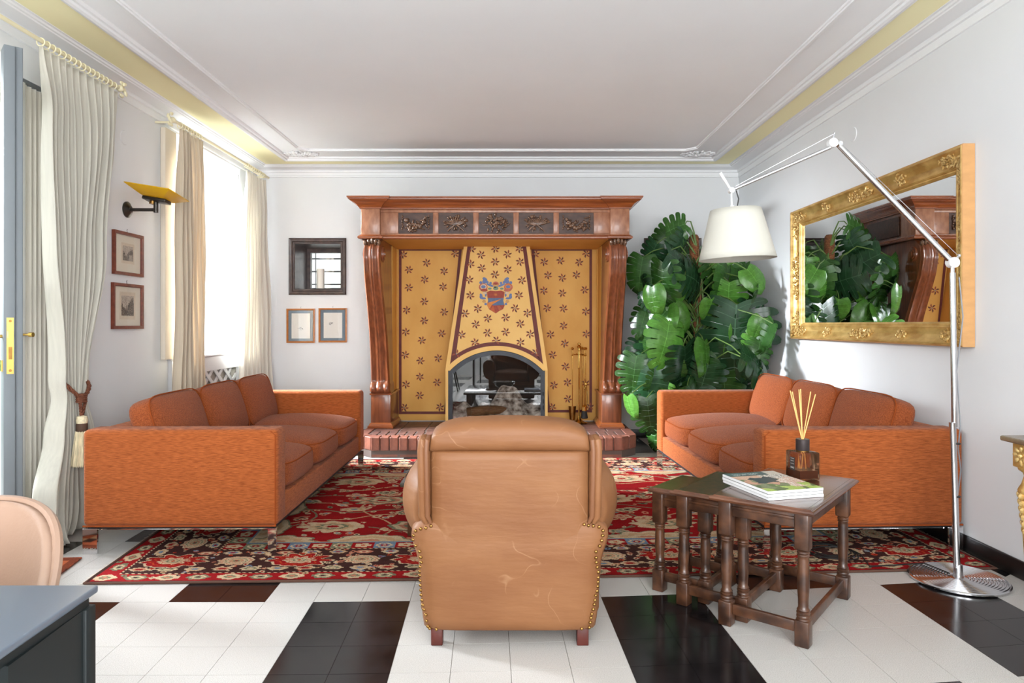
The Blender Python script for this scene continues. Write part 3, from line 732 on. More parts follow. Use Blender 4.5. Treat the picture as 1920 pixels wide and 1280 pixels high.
for s in (-1, 1):
    xc = CX+s*1.095
    cs = obj('console', console(xc), 'mahogany_up', fp, world=True, smooth=True, angle=50)
    v = MB()
    for sd in (-1, 1):
        for rr_, th in ((.075, .008), (.055, .014), (.028, .020)):
            v.cyl((xc+sd*.07, 6.19, 1.80), (xc+sd*(.082+th), 6.19, 1.80), rr_, rr_*.92, 28)
    obj('volute', v, 'mahogany_up', cs, world=True, smooth=True, angle=30)
    lv = MB()
    for q in range(5): lv.ell((xc+(q-2)*.03, 6.075, 1.905-.008*abs(q-2)), (.017, .02, .030), (.5, 0, (q-2)*.2), 8, 6)
    obj('acanthus', lv, 'carved_dark', cs, world=True, smooth=True)
    pl = obj('plinth', MB().box((xc-.094, 6.475, HZ+.035), (xc+.094, 6.93, .512)), 'mahogany_up', fp, world=True, bevel=.004)
    base = [(xc-.094, 6.93), (xc-.094, 6.475), (xc+.094, 6.475), (xc+.094, 6.93)]
    obj('base_moulding', MB().sweep(base, [(-.01, HZ+.001), (.026, HZ+.001), (.026, HZ+.02), (.016, HZ+.03), (.010, HZ+.045), (0, HZ+.052), (-.01, HZ+.052)], -1), 'mahogany_red', pl, world=True)
    obj('cap_moulding', MB().sweep(base, [(-.01, .495), (.010, .497), (.010, .512), (-.01, .512)], -1), 'mahogany_red', pl, world=True)
    # wooden cheek between console and wall, inner face painted
    obj('cheek', MB().box((xc-.03, 6.60, .50), (xc+.03, YB-.003, 1.94)), 'mahogany_up', fp, world=True)
    xi = CX+s*1.055
    obj('inner_reveal', MB().box((min(xi, CX+s*1.02), 6.68, HZ+.002), (max(xi, CX+s*1.02), 7.0, 1.932)), 'ochre_panel', fp, world=True, bevel=.004)
    obj('reveal_bead', MB().cyl((CX+s*1.022, 6.94, HZ+.05), (CX+s*1.022, 6.94, 1.93), .012, n=10), 'ochre_panel', fp, world=True, smooth=True)
YP = 6.985
obj('back_panel', MB().box((CX-1.04, YP, HZ+.001), (CX+1.04, YB-.004, 1.94)), 'ochre_panel', fp, world=True)
def inset(poly, d):
    n = len(poly); out = []
    A = sum(poly[i][0]*poly[(i+1) % n][1]-poly[(i+1) % n][0]*poly[i][1] for i in range(n)); sg = 1 if A > 0 else -1
    for i in range(n):
        p, q, r = Vector(poly[i-1]), Vector(poly[i]), Vector(poly[(i+1) % n])
        a = (q-p).normalized(); b = (r-q).normalized(); n1 = Vector((-a.y, a.x))*sg; n2 = Vector((-b.y, b.x))*sg
        mvec = n1+n2; k_ = mvec.dot(n1) or 1e-6; out.append(tuple(q+mvec*(d/k_)))
    return out
def border(poly, d, fn):
    """band of width d inside poly; fn maps 2D to 3D"""
    q = inset(poly, d); n = len(poly)
    return MB().add([fn(*p) for p in poly]+[fn(*p) for p in q], [(i, (i+1) % n, n+(i+1) % n, n+i) for i in range(n)])
pl3 = lambda off: (lambda x, z: (x, YP-off, z))
lp_ = [P(748, 776, YP)[::2], P(837, 776, YP)[::2], P(866, 465, YP)[::2], P(748, 465, YP)[::2]]
rp_ = [P(1027, 773, YP)[::2], P(1110, 773, YP)[::2], P(1110, 465, YP)[::2], P(996, 465, YP)[::2]]
for q in (lp_, rp_): obj('painted_border', border(q, .027, pl3(.0012)), 'maroon_paint', fp, world=True)
STAR_D, STAR_R, STAR_B = S(96, 44, 34), S(138, 64, 40), S(110, 112, 128)
def star(mb, x, z, r, fn, rot, half=False):
    for k_ in range(6):
        a = rot+k_*PI/3; mb.col = STAR_D if k_ % 2 == 0 else STAR_R
        ca, sa = math.cos(a), math.sin(a)
        loc = lambda t, w_: (x+r*(t*ca-w_*sa), z+r*(t*sa+w_*ca))
        pts = [loc(.12, 0), loc(.45, -.20), loc(.78, -.13), loc(1.0, .18), loc(.72, .17), loc(.4, .13)]
        mb.add([fn(*p) for p in pts], [tuple(range(6))])
    mb.col = STAR_B
    mb.add([fn(x+r*.14*math.cos(t), z+r*.14*math.sin(t)) for t in np.linspace(0, 2*PI, 7)[:-1]], [tuple(range(6))])
LS = [(372,438),(683,433),(512,488),(405,530),(617,538),(500,588),(405,637),(610,632),(498,720),(392,772),(617,783),(497,835),(387,903),(602,912),(483,953),(383,1040),(582,1060),(475,1075),(472,1172),(388,1218),(575,1205),(470,1283),(378,1356),(592,1354)]
RS = [(1165,435),(1470,433),(1217,483),(1315,475),(1427,485),(1240,563),(1325,578),(1410,560),(1215,655),(1325,670),(1460,650),(1235,760),(1333,762),(1467,780),(1333,865),(1255,918),(1470,915),(1340,972),(1268,1040),(1345,1110),(1275,1222),(1357,1205),(1465,1210),(1360,1304),(1265,1354),(1490,1351)]
for st in (LS, RS):
    for k_, (a, b) in enumerate(st):
        mb = MB(); x, _, z = P(640+a/3.2, 340+b/3.2, YP); star(mb, x, z, .046, pl3(.002), R.uniform(0, 1))
        obj('painted_star', mb, 'painted', fp, world=True, col=True)
# hood
HB, HT, HW, HTW, YH0, YH1 = .717, 1.932, .497, .326, 6.615, 6.735
def yh(z, off=0): return YH0+(YH1-YH0)*max(0, min(1, (z-HB)/(HT-HB)))-off
AW, AR = .452, .195                                            # arch half width and rise
Rr = (AW*AW+AR*AR)/(2*AR)
def arch(w_, rise_add, n=28, base=HB):
    """points left to right on the arch offset outwards by rise_add"""
    zc = HB+AR-Rr; rad = Rr+rise_add; a0 = math.asin(min(1, (w_+0)/rad)); 
    return [(rad*math.sin(-a0+2*a0*k/n), zc+rad*math.cos(-a0+2*a0*k/n)) for k in range(n+1)]
ar = arch(AW, 0)
outl = [(-HW, HB)]+ar+[(HW, HB), (HTW, HT), (-HTW, HT)]
mb = MB(); n = len(outl)
vf = [(CX+x, yh(z), z) for x, z in outl]
vb = [(CX+x, yh(z)+.035 if 0 < i < n-3 else YP, z) for i, (x, z) in enumerate(outl)]
half = len(ar)//2
# front face as strips between the arch line and the sloping sides
mb.add(vf, [tuple(range(n))])
mb.add(vf+vb, [(i, (i+1) % n, n+(i+1) % n, n+i) for i in range(n)])
hood = obj('hood', mb, 'ochre_hood_lit', fp, world=True)
hf = lambda off: (lambda x, z: (CX+x, yh(z, off), z))
# painted maroon band following the hood outline
def sidex(z): return HW+(HTW-HW)*(z-HB)/(HT-HB)
bz = HB+.052; ins = .062
archo = [(x, z) for x, z in arch(AW-.02, .062, 28)]; archi = [(x, z) for x, z in arch(AW-.045, .100, 28)]
lo = [(-(sidex(bz)-ins+.012), bz-.012)]; hi_o = [(-(sidex(HT)-ins*.75), HT)]
mb = MB()
d1, d2 = .045, .082
A0, A1 = (-(sidex(HB)-d1), HB+.058), (-(sidex(HT)-d1*.8), HT); B1, B0 = (-(sidex(HT)-d2*.88), HT), (-(sidex(HB+.13)-d2), HB+.135)
for s in (-1, 1):
    mb.add([hf(.0012)(-s*p[0], p[1]) for p in (A0, A1, B1, B0)], [(0, 1, 2, 3)])
arO = arch(abs(A0[0])-.002, .045, 30); arI = arch(abs(B0[0])+.003, .082, 30)
for k_ in range(30): mb.add([hf(.0012)(*arO[k_]), hf(.0012)(*arO[k_+1]), hf(.0012)(*arI[k_+1]), hf(.0012)(*arI[k_])], [(0, 1, 2, 3)])
mb.add([hf(.0012)(*A0), hf(.0012)(*B0), hf(.0012)(*arI[0]), hf(.0012)(*arO[0])], [(0, 1, 2, 3)])
mb.add([hf(.0012)(-A0[0], A0[1]), hf(.0012)(-B0[0], B0[1]), hf(.0012)(*arI[-1]), hf(.0012)(*arO[-1])], [(0, 1, 2, 3)])
obj('painted_border', mb, 'maroon_paint', hood, world=True)
HS = [(285,160),(480,160),(680,160),(362,210),(580,205),(275,285),(478,268),(685,268),(367,320),(583,330),(477,373),(265,415),(700,420),(273,545),(675,543),(335,655),(643,652),(230,695),(745,692),(418,735),(565,728),(318,785),(687,780),(415,855),(565,848),(200,870),(768,865),(312,935),(487,918),(688,933),(158,1030),(812,1020)]
mb = MB()
for a, b in HS:
    px, py = 820+a/4.4125, 430+b/4.4125; Y = 6.68
    for _ in range(4): x, _y, z = P(px, py, Y); Y = yh(z)
    mb = MB(); star(mb, x-CX, z, .046, hf(.002), R.uniform(0, 1)); obj('painted_star', mb, 'painted', hood, world=True, col=True)
# coat of arms, laid out on a 1422x1280 sketch grid
def ca(u_, v_):
    px, py = 880+u_/14.22, 510+v_/14.22; Y = 6.68
    for _ in range(4): x, _y, z = P(px, py, Y); Y = yh(z)
    return x-CX, z
mb = MB(); LAY = [.0020]
def poly(pts, c_):
    mb.col = c_; LAY[0] += .00006; mb.add([hf(LAY[0])(*ca(*p)) for p in pts], [tuple(range(len(pts)))])
def blob(u_, v_, ru, rv, c_, rot=0, n=14, wob=.0):
    poly([(u_+ru*math.cos(t)*(1+wob*math.sin(5*t))*math.cos(rot)-rv*math.sin(t)*(1+wob*math.sin(5*t))*math.sin(rot), v_+ru*math.cos(t)*math.sin(rot)+rv*math.sin(t)*math.cos(rot)) for t in np.linspace(0, 2*PI, n+1)[:-1]], c_)
BL, BL2, RD, OR, PK, GD, GR, CR = S(98, 116, 158), S(84, 104, 136), S(150, 62, 42), S(206, 124, 50), S(176, 98, 78), S(196, 150, 90), S(112, 136, 116), S(206, 180, 150)
for s in (-1, 1):
    X = lambda a: 705+s*a
    for a, b, ru, rv, ro in ((290, 190, 70, 45, .6), (240, 260, 60, 40, .7), (300, 250, 60, 60, 0), (150, 350, 95, 30, .35), (140, 290, 35, 35, 0), (400, 280, 40, 40, 0)): blob(X(a), b, ru, rv, BL, s*-ro if False else s*ro*-1, wob=.12)
    blob(X(335), 400, 118, 105, PK); blob(X(330), 390, 85, 72, OR if s > 0 else CR); blob(X(330), 390, 62, 42, BL); blob(X(310), 480, 95, 40, RD if s < 0 else PK)
    for a, b, ru, rv in ((390, 650, 42, 70), (330, 700, 70, 30), (265, 590, 24, 70), (310, 780, 50, 40), (270, 850, 35, 35), (400, 600, 30, 30)): blob(X(a), b, ru, rv, BL if ru != 50 else GD, 0, wob=.14)
    blob(X(300), 560, 50, 34, CR); blob(X(160), 440, 50, 28, GR)
blob(705, 320, 82, 72, PK); blob(705, 380, 60, 80, GD); blob(705, 430, 70, 55, GR, wob=.1); blob(705, 310, 55, 30, RD); blob(690, 405, 35, 16, (.02, .02, .02))
sh = [(470, 530), (560, 490), (705, 505), (850, 490), (940, 530), (925, 640), (905, 760), (940, 890), (900, 985), (800, 1035), (705, 1100), (610, 1040), (530, 990), (470, 880), (500, 760), (480, 640)]
poly(sh, RD)
poly([(492, 690), (915, 690), (906, 770), (930, 880), (640, 890), (505, 810)], BL2)
poly([(860, 715), (500, 815), (472, 890), (540, 985), (600, 870)], OR)
poly([(560, 980), (640, 890), (700, 1085), (610, 1035)], S(178, 84, 40)); poly([(740, 900), (800, 890), (880, 980), (800, 1030)], S(168, 84, 50))
for k_ in range(8):
    t = k_*PI/4; poly([(705+12*math.cos(t+.6), 600+12*math.sin(t+.6)), (705+70*math.cos(t), 600+50*math.sin(t)), (705+12*math.cos(t-.6), 600+12*math.sin(t-.6))], OR)
obj('coat_of_arms', mb, 'painted', hood, world=True, col=True, label='painted coat of arms with red and blue shield')
# firebox: sides, floor, ash, steel frame and glass
fb = MB()
fb.box((CX-.497, 6.64, HZ+.002), (CX-.468, 6.98, HB)); fb.box((CX+.468, 6.64, HZ+.002), (CX+.497, 6.98, HB))
obj('firebox_side', fb, 'ochre_hood_lit', fp, world=True)
fi = MB(); fi.box((CX-.465, 6.95, HZ+.002), (CX+.465, 6.98, HB+.25)); fi.box((CX-.465, 6.69, HZ+.002), (CX+.465, 6.95, HZ+.02)); fi.box((CX-.465, 6.69, HZ+.02), (CX-.45, 6.95, HB)); fi.box((CX+.45, 6.69, HZ+.02), (CX+.465, 6.95, HB))
obj('firebox_lining', fi, 'soot', fp, world=True)
def ashf(u_, v):
    x = u_*2-1; h = .05+.22*math.exp(-((x-.25)/.3)**2)*v+.10*v+.02*math.sin(17*u_)*math.sin(9*v)+.025*math.sin(31*u_+4*v)
    return (CX+x*.44, 6.70+.24*v, HZ+.02+max(.002, h*(.25+.75*v)))
obj('ash_heap', MB().grid(ashf, 40, 12), 'ash', fp, world=True, smooth=True)
lg = MB().tube([(CX-.3, 6.80, HZ+.11), (CX-.1, 6.82, HZ+.13), (CX+.12, 6.84, HZ+.12)], [.045, .05, .042], 12)
obj('charred_log', lg, 'stem_brown', fp, world=True, smooth=True)
ou = [(-.47, HZ+.004)]+[(-.47, HB)]+arch(AW, -.004, 28)+[(.47, HB), (.47, HZ+.004)]
inn = [(-.428, HZ+.04)]+[(-.428, HB-.02)]+arch(AW-.036, -.046, 28)+[(.428, HB-.02), (.428, HZ+.04)]
mb = MB(); k_ = len(ou)
Yg = 6.632
for y_ in (0,):
    V0 = [(CX+x, Yg, z) for x, z in ou]+[(CX+x, Yg, z) for x, z in inn]+[(CX+x, Yg+.03, z) for x, z in ou]+[(CX+x, Yg+.03, z) for x, z in inn]
    F0 = []
    for i in range(k_):
        j = (i+1) % k_; F0 += [(i, j, k_+j, k_+i), (2*k_+i, 2*k_+j, 3*k_+j, 3*k_+i), (i, j, 2*k_+j, 2*k_+i), (k_+i, k_+j, 3*k_+j, 3*k_+i)]
    mb.add(V0, F0)
dor = obj('fire_door_frame', mb, 'steel_dark', fp, world=True)
obj('fire_glass', MB().add([(CX+x, Yg+.012, z) for x, z in inn], [tuple(range(len(inn)))]), 'fire_glass', dor, world=True)
for z in (.40, .47, .34): obj('hinge', MB().cyl((CX+.452, Yg-.006, z), (CX+.452, Yg-.006, z+.04), .006, n=8), 'steel_dark', dor, world=True)

# ================================================================== BRICK HEARTH
he = thing('hearth', 'low brick hearth with chamfered corners under the fireplace', 'hearth', (CX, 6.4, 0))
YHF = 5.95; xl, xr = -1.235, .965; ch = .15
plan = [(xl-ch, 7.0), (xl-ch, YHF+ch), (xl, YHF), (xr, YHF), (xr+ch, YHF+ch), (xr+ch, 7.0)]
core = inset(plan, .012)
obj('mortar_core', MB().prism(core, 0.001, HZ-.008, lambda a, b, h: (a, b, h)), 'mortar', he, world=True)
bn = 0
def brick_obj(a, b, dark=False, rz=0, c_=None):
    sx, sy, sz = (b[i]-a[i] for i in range(3)); key = (round(sx, 4), round(sy, 4), round(sz, 4), dark)
    if key not in BR: BR[key] = MB().box((-sx/2, -sy/2, -sz/2), (sx/2, sy/2, sz/2)).mesh('brick')
    o = obj('brick', BR[key], 'brick_dark' if dark else 'brick', he)
    o.location = ((a[0]+b[0])/2-CX, (a[1]+b[1])/2-6.4, (a[2]+b[2])/2); o.rotation_euler = (R.uniform(-.006, .006), R.uniform(-.006, .006), rz)
    if not o.modifiers:
        md = o.modifiers.new('bevel', 'BEVEL'); md.width = .006; md.segments = 1
    return o
BR = {}
pt = .0815; nb = 27
for k in range(nb):
    x = xl+.001+k*pt; brick_obj((x+.003, YHF+R.uniform(-.004, .003), .064), (x+pt-.003, YHF+.118, HZ+R.uniform(-.004, .002)))
for k in range(9):
    x = xl+k*.2444; brick_obj((x+.004, YHF+.012, .002), (x+.2404, YHF+.11, .056))
for s, cx_ in ((-1, xl), (1, xr)):
    for k in range(2):
        f = (k+.5)/2; p = (cx_+s*ch*f, YHF+ch*f); L2 = ch*math.sqrt(2)/2
        q = (p[0]-s*.035, p[1]+.035)
        brick_obj((q[0]-L2/2+.004, q[1]-.045, .064), (q[0]+L2/2-.004, q[1]+.045, HZ), rz=s*PI/4); 
        q = (q[0]-s*.008, q[1]+.008)
        brick_obj((q[0]-L2/2+.004, q[1]-.045, .002), (q[0]+L2/2-.004, q[1]+.045, .056), rz=s*PI/4)
    xs_ = cx_+s*ch
    for k in range(8):
        y = YHF+ch+.03+k*.0815; a, b = sorted((xs_, xs_-s*.09)); brick_obj((a, y+.003, .064), (b, y+.0785, HZ)); brick_obj((a+(.008 if s < 0 else 0), y+.003, .002), (b-(.008 if s > 0 else 0), y+.0785, .056))
for rj in range(7):
    ya = YHF+.122+rj*.122
    off = (rj % 2)*.12
    k = 0; x = xl-.05
    while x < xr+.05:
        wd = .236 if rj > 1 else .0775
        x2 = min(x+wd, xr+.055)
        if x2-x > .04 and ya+.118 < 6.985: brick_obj((x+.002, ya+.002, HZ-.05), (x2-.002, ya+.116, HZ-R.uniform(.001, .004)), dark=True)
        x += wd+.005

# ================================================================== FIRE TOOLS on the hearth
tx, ty = .668, 6.80
st = thing('fire_tool_stand', 'slim brass fireside tool stand with round base on the hearth', 'tool stand', (tx, ty, HZ))
obj('base', MB().lathe([(.0, HZ+.001), (.078, HZ+.001), (.082, HZ+.008), (.06, HZ+.016), (.03, HZ+.028), (.016, HZ+.05), (.010, HZ+.07)], (tx, ty), 28), 'brass', st, world=True, smooth=True)
obj('pole', MB().lathe([(.009, HZ+.06), (.008, .5), (.008, .72), (.012, .73), (.008, .74), (.008, .90), (.013, .905), (.013, .93)], (tx, ty), 14), 'brass', st, world=True, smooth=True)
obj('finial', MB().lathe([(.010, .925), (.020, .935), (.022, .945), (.012, .957), (.016, .968), (.012, .98), (.001, .984)], (tx, ty), 16), 'brass', st, world=True, smooth=True)
ar_ = MB()
for a in (0, PI/2, PI, 3*PI/2): ar_.tube([(tx, ty, .865), (tx+math.cos(a+.3)*.058, ty+math.sin(a+.3)*.058, .865), (tx+math.cos(a+.3)*.066, ty+math.sin(a+.3)*.066, .875)], .004, 6)
obj('hanger_arms', ar_, 'brass', st, world=True)
def tool(name, label, a, head):
    x, y = tx+math.cos(a+.3)*.066, ty+math.sin(a+.3)*.066
    t = thing(name, label, 'fire tool', (x, y, HZ+.05), 0, 'brass fireside tools')
    obj('handle', MB().lathe([(.003, .55), (.0045, .6), (.0045, .85), (.012, .858), (.004, .866), (.005, .91), (.014, .918), (.016, .928), (.009, .936), (.001, .94)], (x, y), 10), 'brass', t, world=True, smooth=True)
    sh_ = MB().cyl((x, y, HZ+.16), (x, y, .56), .0045, n=8); obj('shaft', sh_, 'brass', t, world=True)
    head(x, y, t)
def shovel(x, y, t): obj('blade', MB().grid(lambda u_, v: (x+(u_-.5)*.075*(1-.3*v), y-.012+.05*(u_-.5)**2*2, HZ+.17-.14*v), 6, 4), 'brass_aged', t, world=True, solid=.003)
def brush(x, y, t):
    obj('ferrule', MB().lathe([(.006, HZ+.19), (.026, HZ+.17), (.026, HZ+.13)], (x, y), 14), 'brass', t, world=True, smooth=True)
    obj('bristles', MB().lathe([(.025, HZ+.13), (.036, HZ+.06), (.032, HZ+.055)], (x, y), 18), 'soot', t, world=True, smooth=True)
def poker(x, y, t): obj('hook', MB().tube([(x, y, HZ+.17), (x, y, HZ+.07), (x+.012, y-.01, HZ+.055), (x+.024, y-.01, HZ+.08)], [.0045, .0045, .004, .002], 7), 'brass_aged', t, world=True)
def tongs(x, y, t):
    mm = MB()
    for s in (-1, 1): mm.tube([(x, y, .56), (x+s*.016, y, .50), (x+s*.012, y, HZ+.2), (x+s*.002, y, HZ+.07)], .004, 6)
    mm.sphere((x, y, .57), (.018, .01, .018), 10, 7)
    obj('arms', mm, 'brass', t, world=True)
tool('fire_shovel', 'brass fire shovel hanging leftmost on the tool stand', PI-.3, shovel)
tool('hearth_brush', 'round black bristled hearth brush hanging on the tool stand', PI*1.5+.5, brush)
tool('fire_tongs', 'brass fire tongs hanging at the right of the tool stand', -.35, tongs)
tool('fire_poker', 'thin hooked brass poker hanging behind the tool stand', PI/2-.9, poker)
# ================================================================== RUG
def make_rug():
    Lr, Wr = 4.24, 2.90
    nx, ny = 880, 600
    ux = (np.arange(nx)+.5)/nx*Lr; vy = (np.arange(ny)+.5)/ny*Wr
    U, V = np.meshgrid(ux, vy)
    C = np.zeros((ny, nx, 3))
    lin = lambda *c: np.array(S(*c))
    RED, DRK, CRM, GRN, BLU, PNK, ORG, BLK, BEI = lin(152, 22, 26), lin(66, 38, 35), lin(206, 180, 146), lin(122, 124, 98), lin(112, 132, 152), lin(192, 122, 96), lin(186, 66, 34), lin(42, 28, 28), lin(196, 160, 122)
    rr = np.random.RandomState(11)
    C[:] = RED
    d = np.minimum(np.minimum(U, Lr-U), np.minimum(V, Wr-V))     # distance to the edge
    def band(a, b, c): C[(d >= a) & (d < b)] = c
    jag = .004*np.sin(U*130)+.004*np.sin(V*117)
    def paint(cx, cy, rx, ry, lobes, rings, rot=0., amp=.18, clip=None, jit=.06):
        R_ = max(rx, ry)*1.35
        i0, i1 = max(0, int((cx-R_)/Lr*nx)), min(nx, int((cx+R_)/Lr*nx)+1); j0, j1 = max(0, int((cy-R_)/Wr*ny)), min(ny, int((cy+R_)/Wr*ny)+1)
        if i0 >= i1 or j0 >= j1: return
        uu = U[j0:j1, i0:i1]-cx; vv = V[j0:j1, i0:i1]-cy
        a = np.cos(rot)*uu+np.sin(rot)*vv; b = -np.sin(rot)*uu+np.cos(rot)*vv
        th = np.arctan2(b/ry, a/rx); q = np.hypot(a/rx, b/ry)/(1-amp*.5+amp*np.abs(np.cos(lobes*th/2))+jit*np.sin(9*th+cx*31))
        sub = C[j0:j1, i0:i1]
        ok = np.ones_like(q, bool) if clip is None else clip[j0:j1, i0:i1]
        for lim, col in rings: sub[(q < lim) & ok] = col
    fieldm = d > .575
    # ---- field: scrolling vines, palmettes, scattered flowers
    for k in range(9):
        f = rr.uniform(2.0, 4.2); ph = rr.uniform(0, 6.3); yc = .62+k*.205; am = rr.uniform(.05, .10)
        q = np.abs(V-(yc+am*np.sin(f*U*1.6+ph)+.02*np.sin(U*17)))
        C[(q < .008) & fieldm] = (GRN if k % 2 else BEI)
    for k in range(7):
        f = rr.uniform(2.4, 4.2); ph = rr.uniform(0, 6.3); xc = .7+k*.48
        q = np.abs(U-(xc+.12*np.sin(f*V*2.0+ph)))
        C[(q < .007) & fieldm] = (BEI if k % 2 else GRN)
    for k in range(640):
        x, y = rr.uniform(.55, Lr-.55), rr.uniform(.55, Wr-.55); r_ = rr.uniform(.009, .022)
        c1 = (CRM, BEI, CRM, GRN, PNK, CRM)[rr.randint(6)]
        paint(x, y, r_*rr.uniform(1, 2.0), r_, rr.randint(3, 6), [(1.3, RED), (1.1, BLK if rr.rand() < .15 else c1), (1, c1), (.45, (PNK, RED, BLU, BLK)[rr.randint(4)])], rr.uniform(0, 3), .25, fieldm)
    for k in range(70):
        x, y = rr.uniform(.65, Lr-.65), rr.uniform(.65, Wr-.65)
        paint(x, y, rr.uniform(.05, .085), rr.uniform(.035, .055), rr.randint(5, 9), [(1.15, RED), (1, CRM), (.72, (BEI, PNK, GRN)[rr.randint(3)]), (.42, CRM), (.25, (RED, BLU, BLK)[rr.randint(3)])], rr.uniform(-.4, .4), .2, fieldm)
    for jx in range(6):
        for jy in range(3):
            x = .95+jx*.48+(.24 if jy % 2 else 0)+rr.uniform(-.03, .03); y = .86+jy*.59+rr.uniform(-.02, .02)
            if x > Lr-.7: continue
            g = (jx+jy) % 2
            paint(x, y, .170, .105, 8, [(1.12, RED), (1, GRN if g else CRM), (.86, CRM), (.66, PNK if g else BEI), (.5, GRN), (.36, CRM), (.2, RED)], 0, .26, fieldm, .09)
    for k in range(7):        # half-moon palmettes along the field edge
        for y in (.575, Wr-.575):
            paint(.70+k*.50, y, .20, .11, 9, [(1.08, GRN), (1, CRM), (.75, BEI), (.52, CRM), (.3, PNK)], 0, .16, fieldm, .05)
    for k in range(4):
        for x in (.575, Lr-.575): paint(x, .85+k*.42, .13, .19, 9, [(1.08, GRN), (1, CRM), (.75, BEI), (.52, CRM), (.3, PNK)], 0, .16, fieldm, .05)
    # ---- borders
    band(0, .014, DRK); band(.014, .105, RED); band(.105, .118, CRM); band(.118, .45, DRK); band(.45, .462, BEI); band(.462, .558, RED); band(.558, .568, BLU); band(.568, .578, CRM)
    dots = ((np.floor((U+V)*70) % 2) == 0)
    C[(((d > .105) & (d < .118)) | ((d > .45) & (d < .462))) & dots] = DRK
    main = (d > .12) & (d < .448); og = (d > .016) & (d < .104); ig = (d > .463) & (d < .557)
    def along(off, step, fn):
        """call fn(x, y, rot, index) along the centre line of a border"""
        n1 = max(2, round((Lr-2*off)/step))
        for k in range(n1+1):
            x = off+(Lr-2*off)*k/n1
            for y, s in ((off, 0), (Wr-off, PI)): fn(x, y, s, k)
        n2 = max(2, round((Wr-2*off)/step))
        for k in range(1, n2):
            y = off+(Wr-2*off)*k/n2
            for x, s in ((off, PI/2), (Lr-off, -PI/2)): fn(x, y, s, k)
    for k in range(3600):     # tiny sprigs of the dark border
        x, y = rr.uniform(.1, Lr-.1), rr.uniform(.1, Wr-.1)
        if not (.12 < min(x, Lr-x, y, Wr-y) < .448): continue
        r_ = rr.uniform(.006, .015)
        paint(x, y, r_*rr.uniform(1, 1.7), r_, 4, [(1, (CRM, PNK, PNK, BEI, ORG, BLU, CRM)[rr.randint(7)]), (.45, (DRK, RED, CRM)[rr.randint(3)])], rr.uniform(0, 3), .3, main)
    along(.170, .13, lambda x, y, s, k: paint(x, y, .046, .026, 6, [(1, CRM), (.66, (PNK, GRN, BEI)[k % 3]), (.38, (RED, CRM, BLU)[k % 3])], s, .22, main))
    along(.405, .13, lambda x, y, s, k: paint(x, y, .042, .025, 6, [(1, (PNK, CRM, BEI)[k % 3]), (.6, (CRM, BLU, BLU)[k % 3]), (.3, RED)], s, .22, main))
    def big(x, y, s, k):
        if k % 2: paint(x, y, .085, .060, 10, [(1.1, DRK), (1, CRM), (.86, PNK), (.78, CRM), (.62, GRN), (.55, CRM), (.4, PNK), (.32, BEI), (.2, GRN), (.1, RED)], s, .12, main)
        else: paint(x, y, .14, .09, 10, [(1.1, DRK), (1.02, CRM), (.93, RED), (.72, ORG), (.66, RED), (.5, CRM), (.4, PNK), (.34, CRM), (.24, GRN), (.16, CRM), (.08, ORG)], s, .30, main, .12)
    along(.285, .31, big)
    for k in range(700):
        x, y = rr.uniform(0, Lr), rr.uniform(0, Wr)
        e = min(x, Lr-x, y, Wr-y)
        if .02 < e < .10: paint(x, y, .016, .012, 4, [(1, (CRM, BEI, GRN)[rr.randint(3)]), (.4, DRK)], rr.uniform(0, 3), .3, og)
    def outer(x, y, s, k):
        if k % 2 == 0: paint(x, y, .052, .036, 4, [(1, CRM), (.5, GRN), (.26, PNK)], s+PI/4*0, .22, og)
        else: paint(x, y, .05, .03, 6, [(1, GRN), (.7, CRM), (.4, GRN), (.2, DRK)], s, .2, og)
    along(.06, .143, outer)
    def inner(x, y, s, k):
        if k % 2 == 0: paint(x, y, .04, .03, 5, [(1, CRM), (.3, ORG)], s, .35, ig)
        else:
            w_ = (np.abs(U-x) < .055) & (np.abs(V-y) < .055) & ig; C[w_] = BLU if (k//2) % 2 else GRN
            paint(x, y, .042, .034, 6, [(1, CRM), (.72, BLU if (k//2) % 2 else GRN), (.45, RED), (.2, CRM)], s, .2, ig)
    along(.51, .112, inner)
    C *= rr.uniform(.88, 1.06, (ny, nx, 1)); C *= (1-.10*(np.sin(V*45+np.sin(U*2))*.5+.5))[..., None]
    return C, nx, ny
RC, rnx, rny = make_rug()
QN = [(-1.915, 3.055), (2.30, 3.245), (2.22, 5.985), (-2.16, 5.81)]
def rug_pt(u_, v):
    a = (QN[0][0]*(1-u_)+QN[1][0]*u_, QN[0][1]*(1-u_)+QN[1][1]*u_-.022*math.sin(PI*u_))
    b = (QN[3][0]*(1-u_)+QN[2][0]*u_, QN[3][1]*(1-u_)+QN[2][1]*u_)
    return (a[0]*(1-v)+b[0]*v, a[1]*(1-v)+b[1]*v)
rug = thing('persian_rug', 'large red Persian rug with dark floral border under the sofas', 'rug', (0, 4.5, 0))
gu = np.linspace(0, 1, rnx+1); gv = np.linspace(0, 1, rny+1); GU, GV = np.meshgrid(gu, gv)
ax = QN[0][0]*(1-GU)+QN[1][0]*GU; ay = QN[0][1]*(1-GU)+QN[1][1]*GU-.022*np.sin(PI*GU)+.004*np.sin(GU*95)*np.exp(-GV*60)
bx = QN[3][0]*(1-GU)+QN[2][0]*GU; by = QN[3][1]*(1-GU)+QN[2][1]*GU
VX = ax*(1-GV)+bx*GV; VY = ay*(1-GV)+by*GV-4.5
VZ = .009+.0012*np.sin(GU*60)*np.sin(GV*50)
verts = np.stack([VX, VY, VZ], -1).reshape(-1, 3)
idx = np.arange((rnx+1)*(rny+1)).reshape(rny+1, rnx+1)
quads = np.stack([idx[:-1, :-1], idx[:-1, 1:], idx[1:, 1:], idx[1:, :-1]], -1).reshape(-1, 4)
me = bpy.data.meshes.new('pile'); me.vertices.add(len(verts)); me.vertices.foreach_set('co', verts.ravel().astype(np.float32))
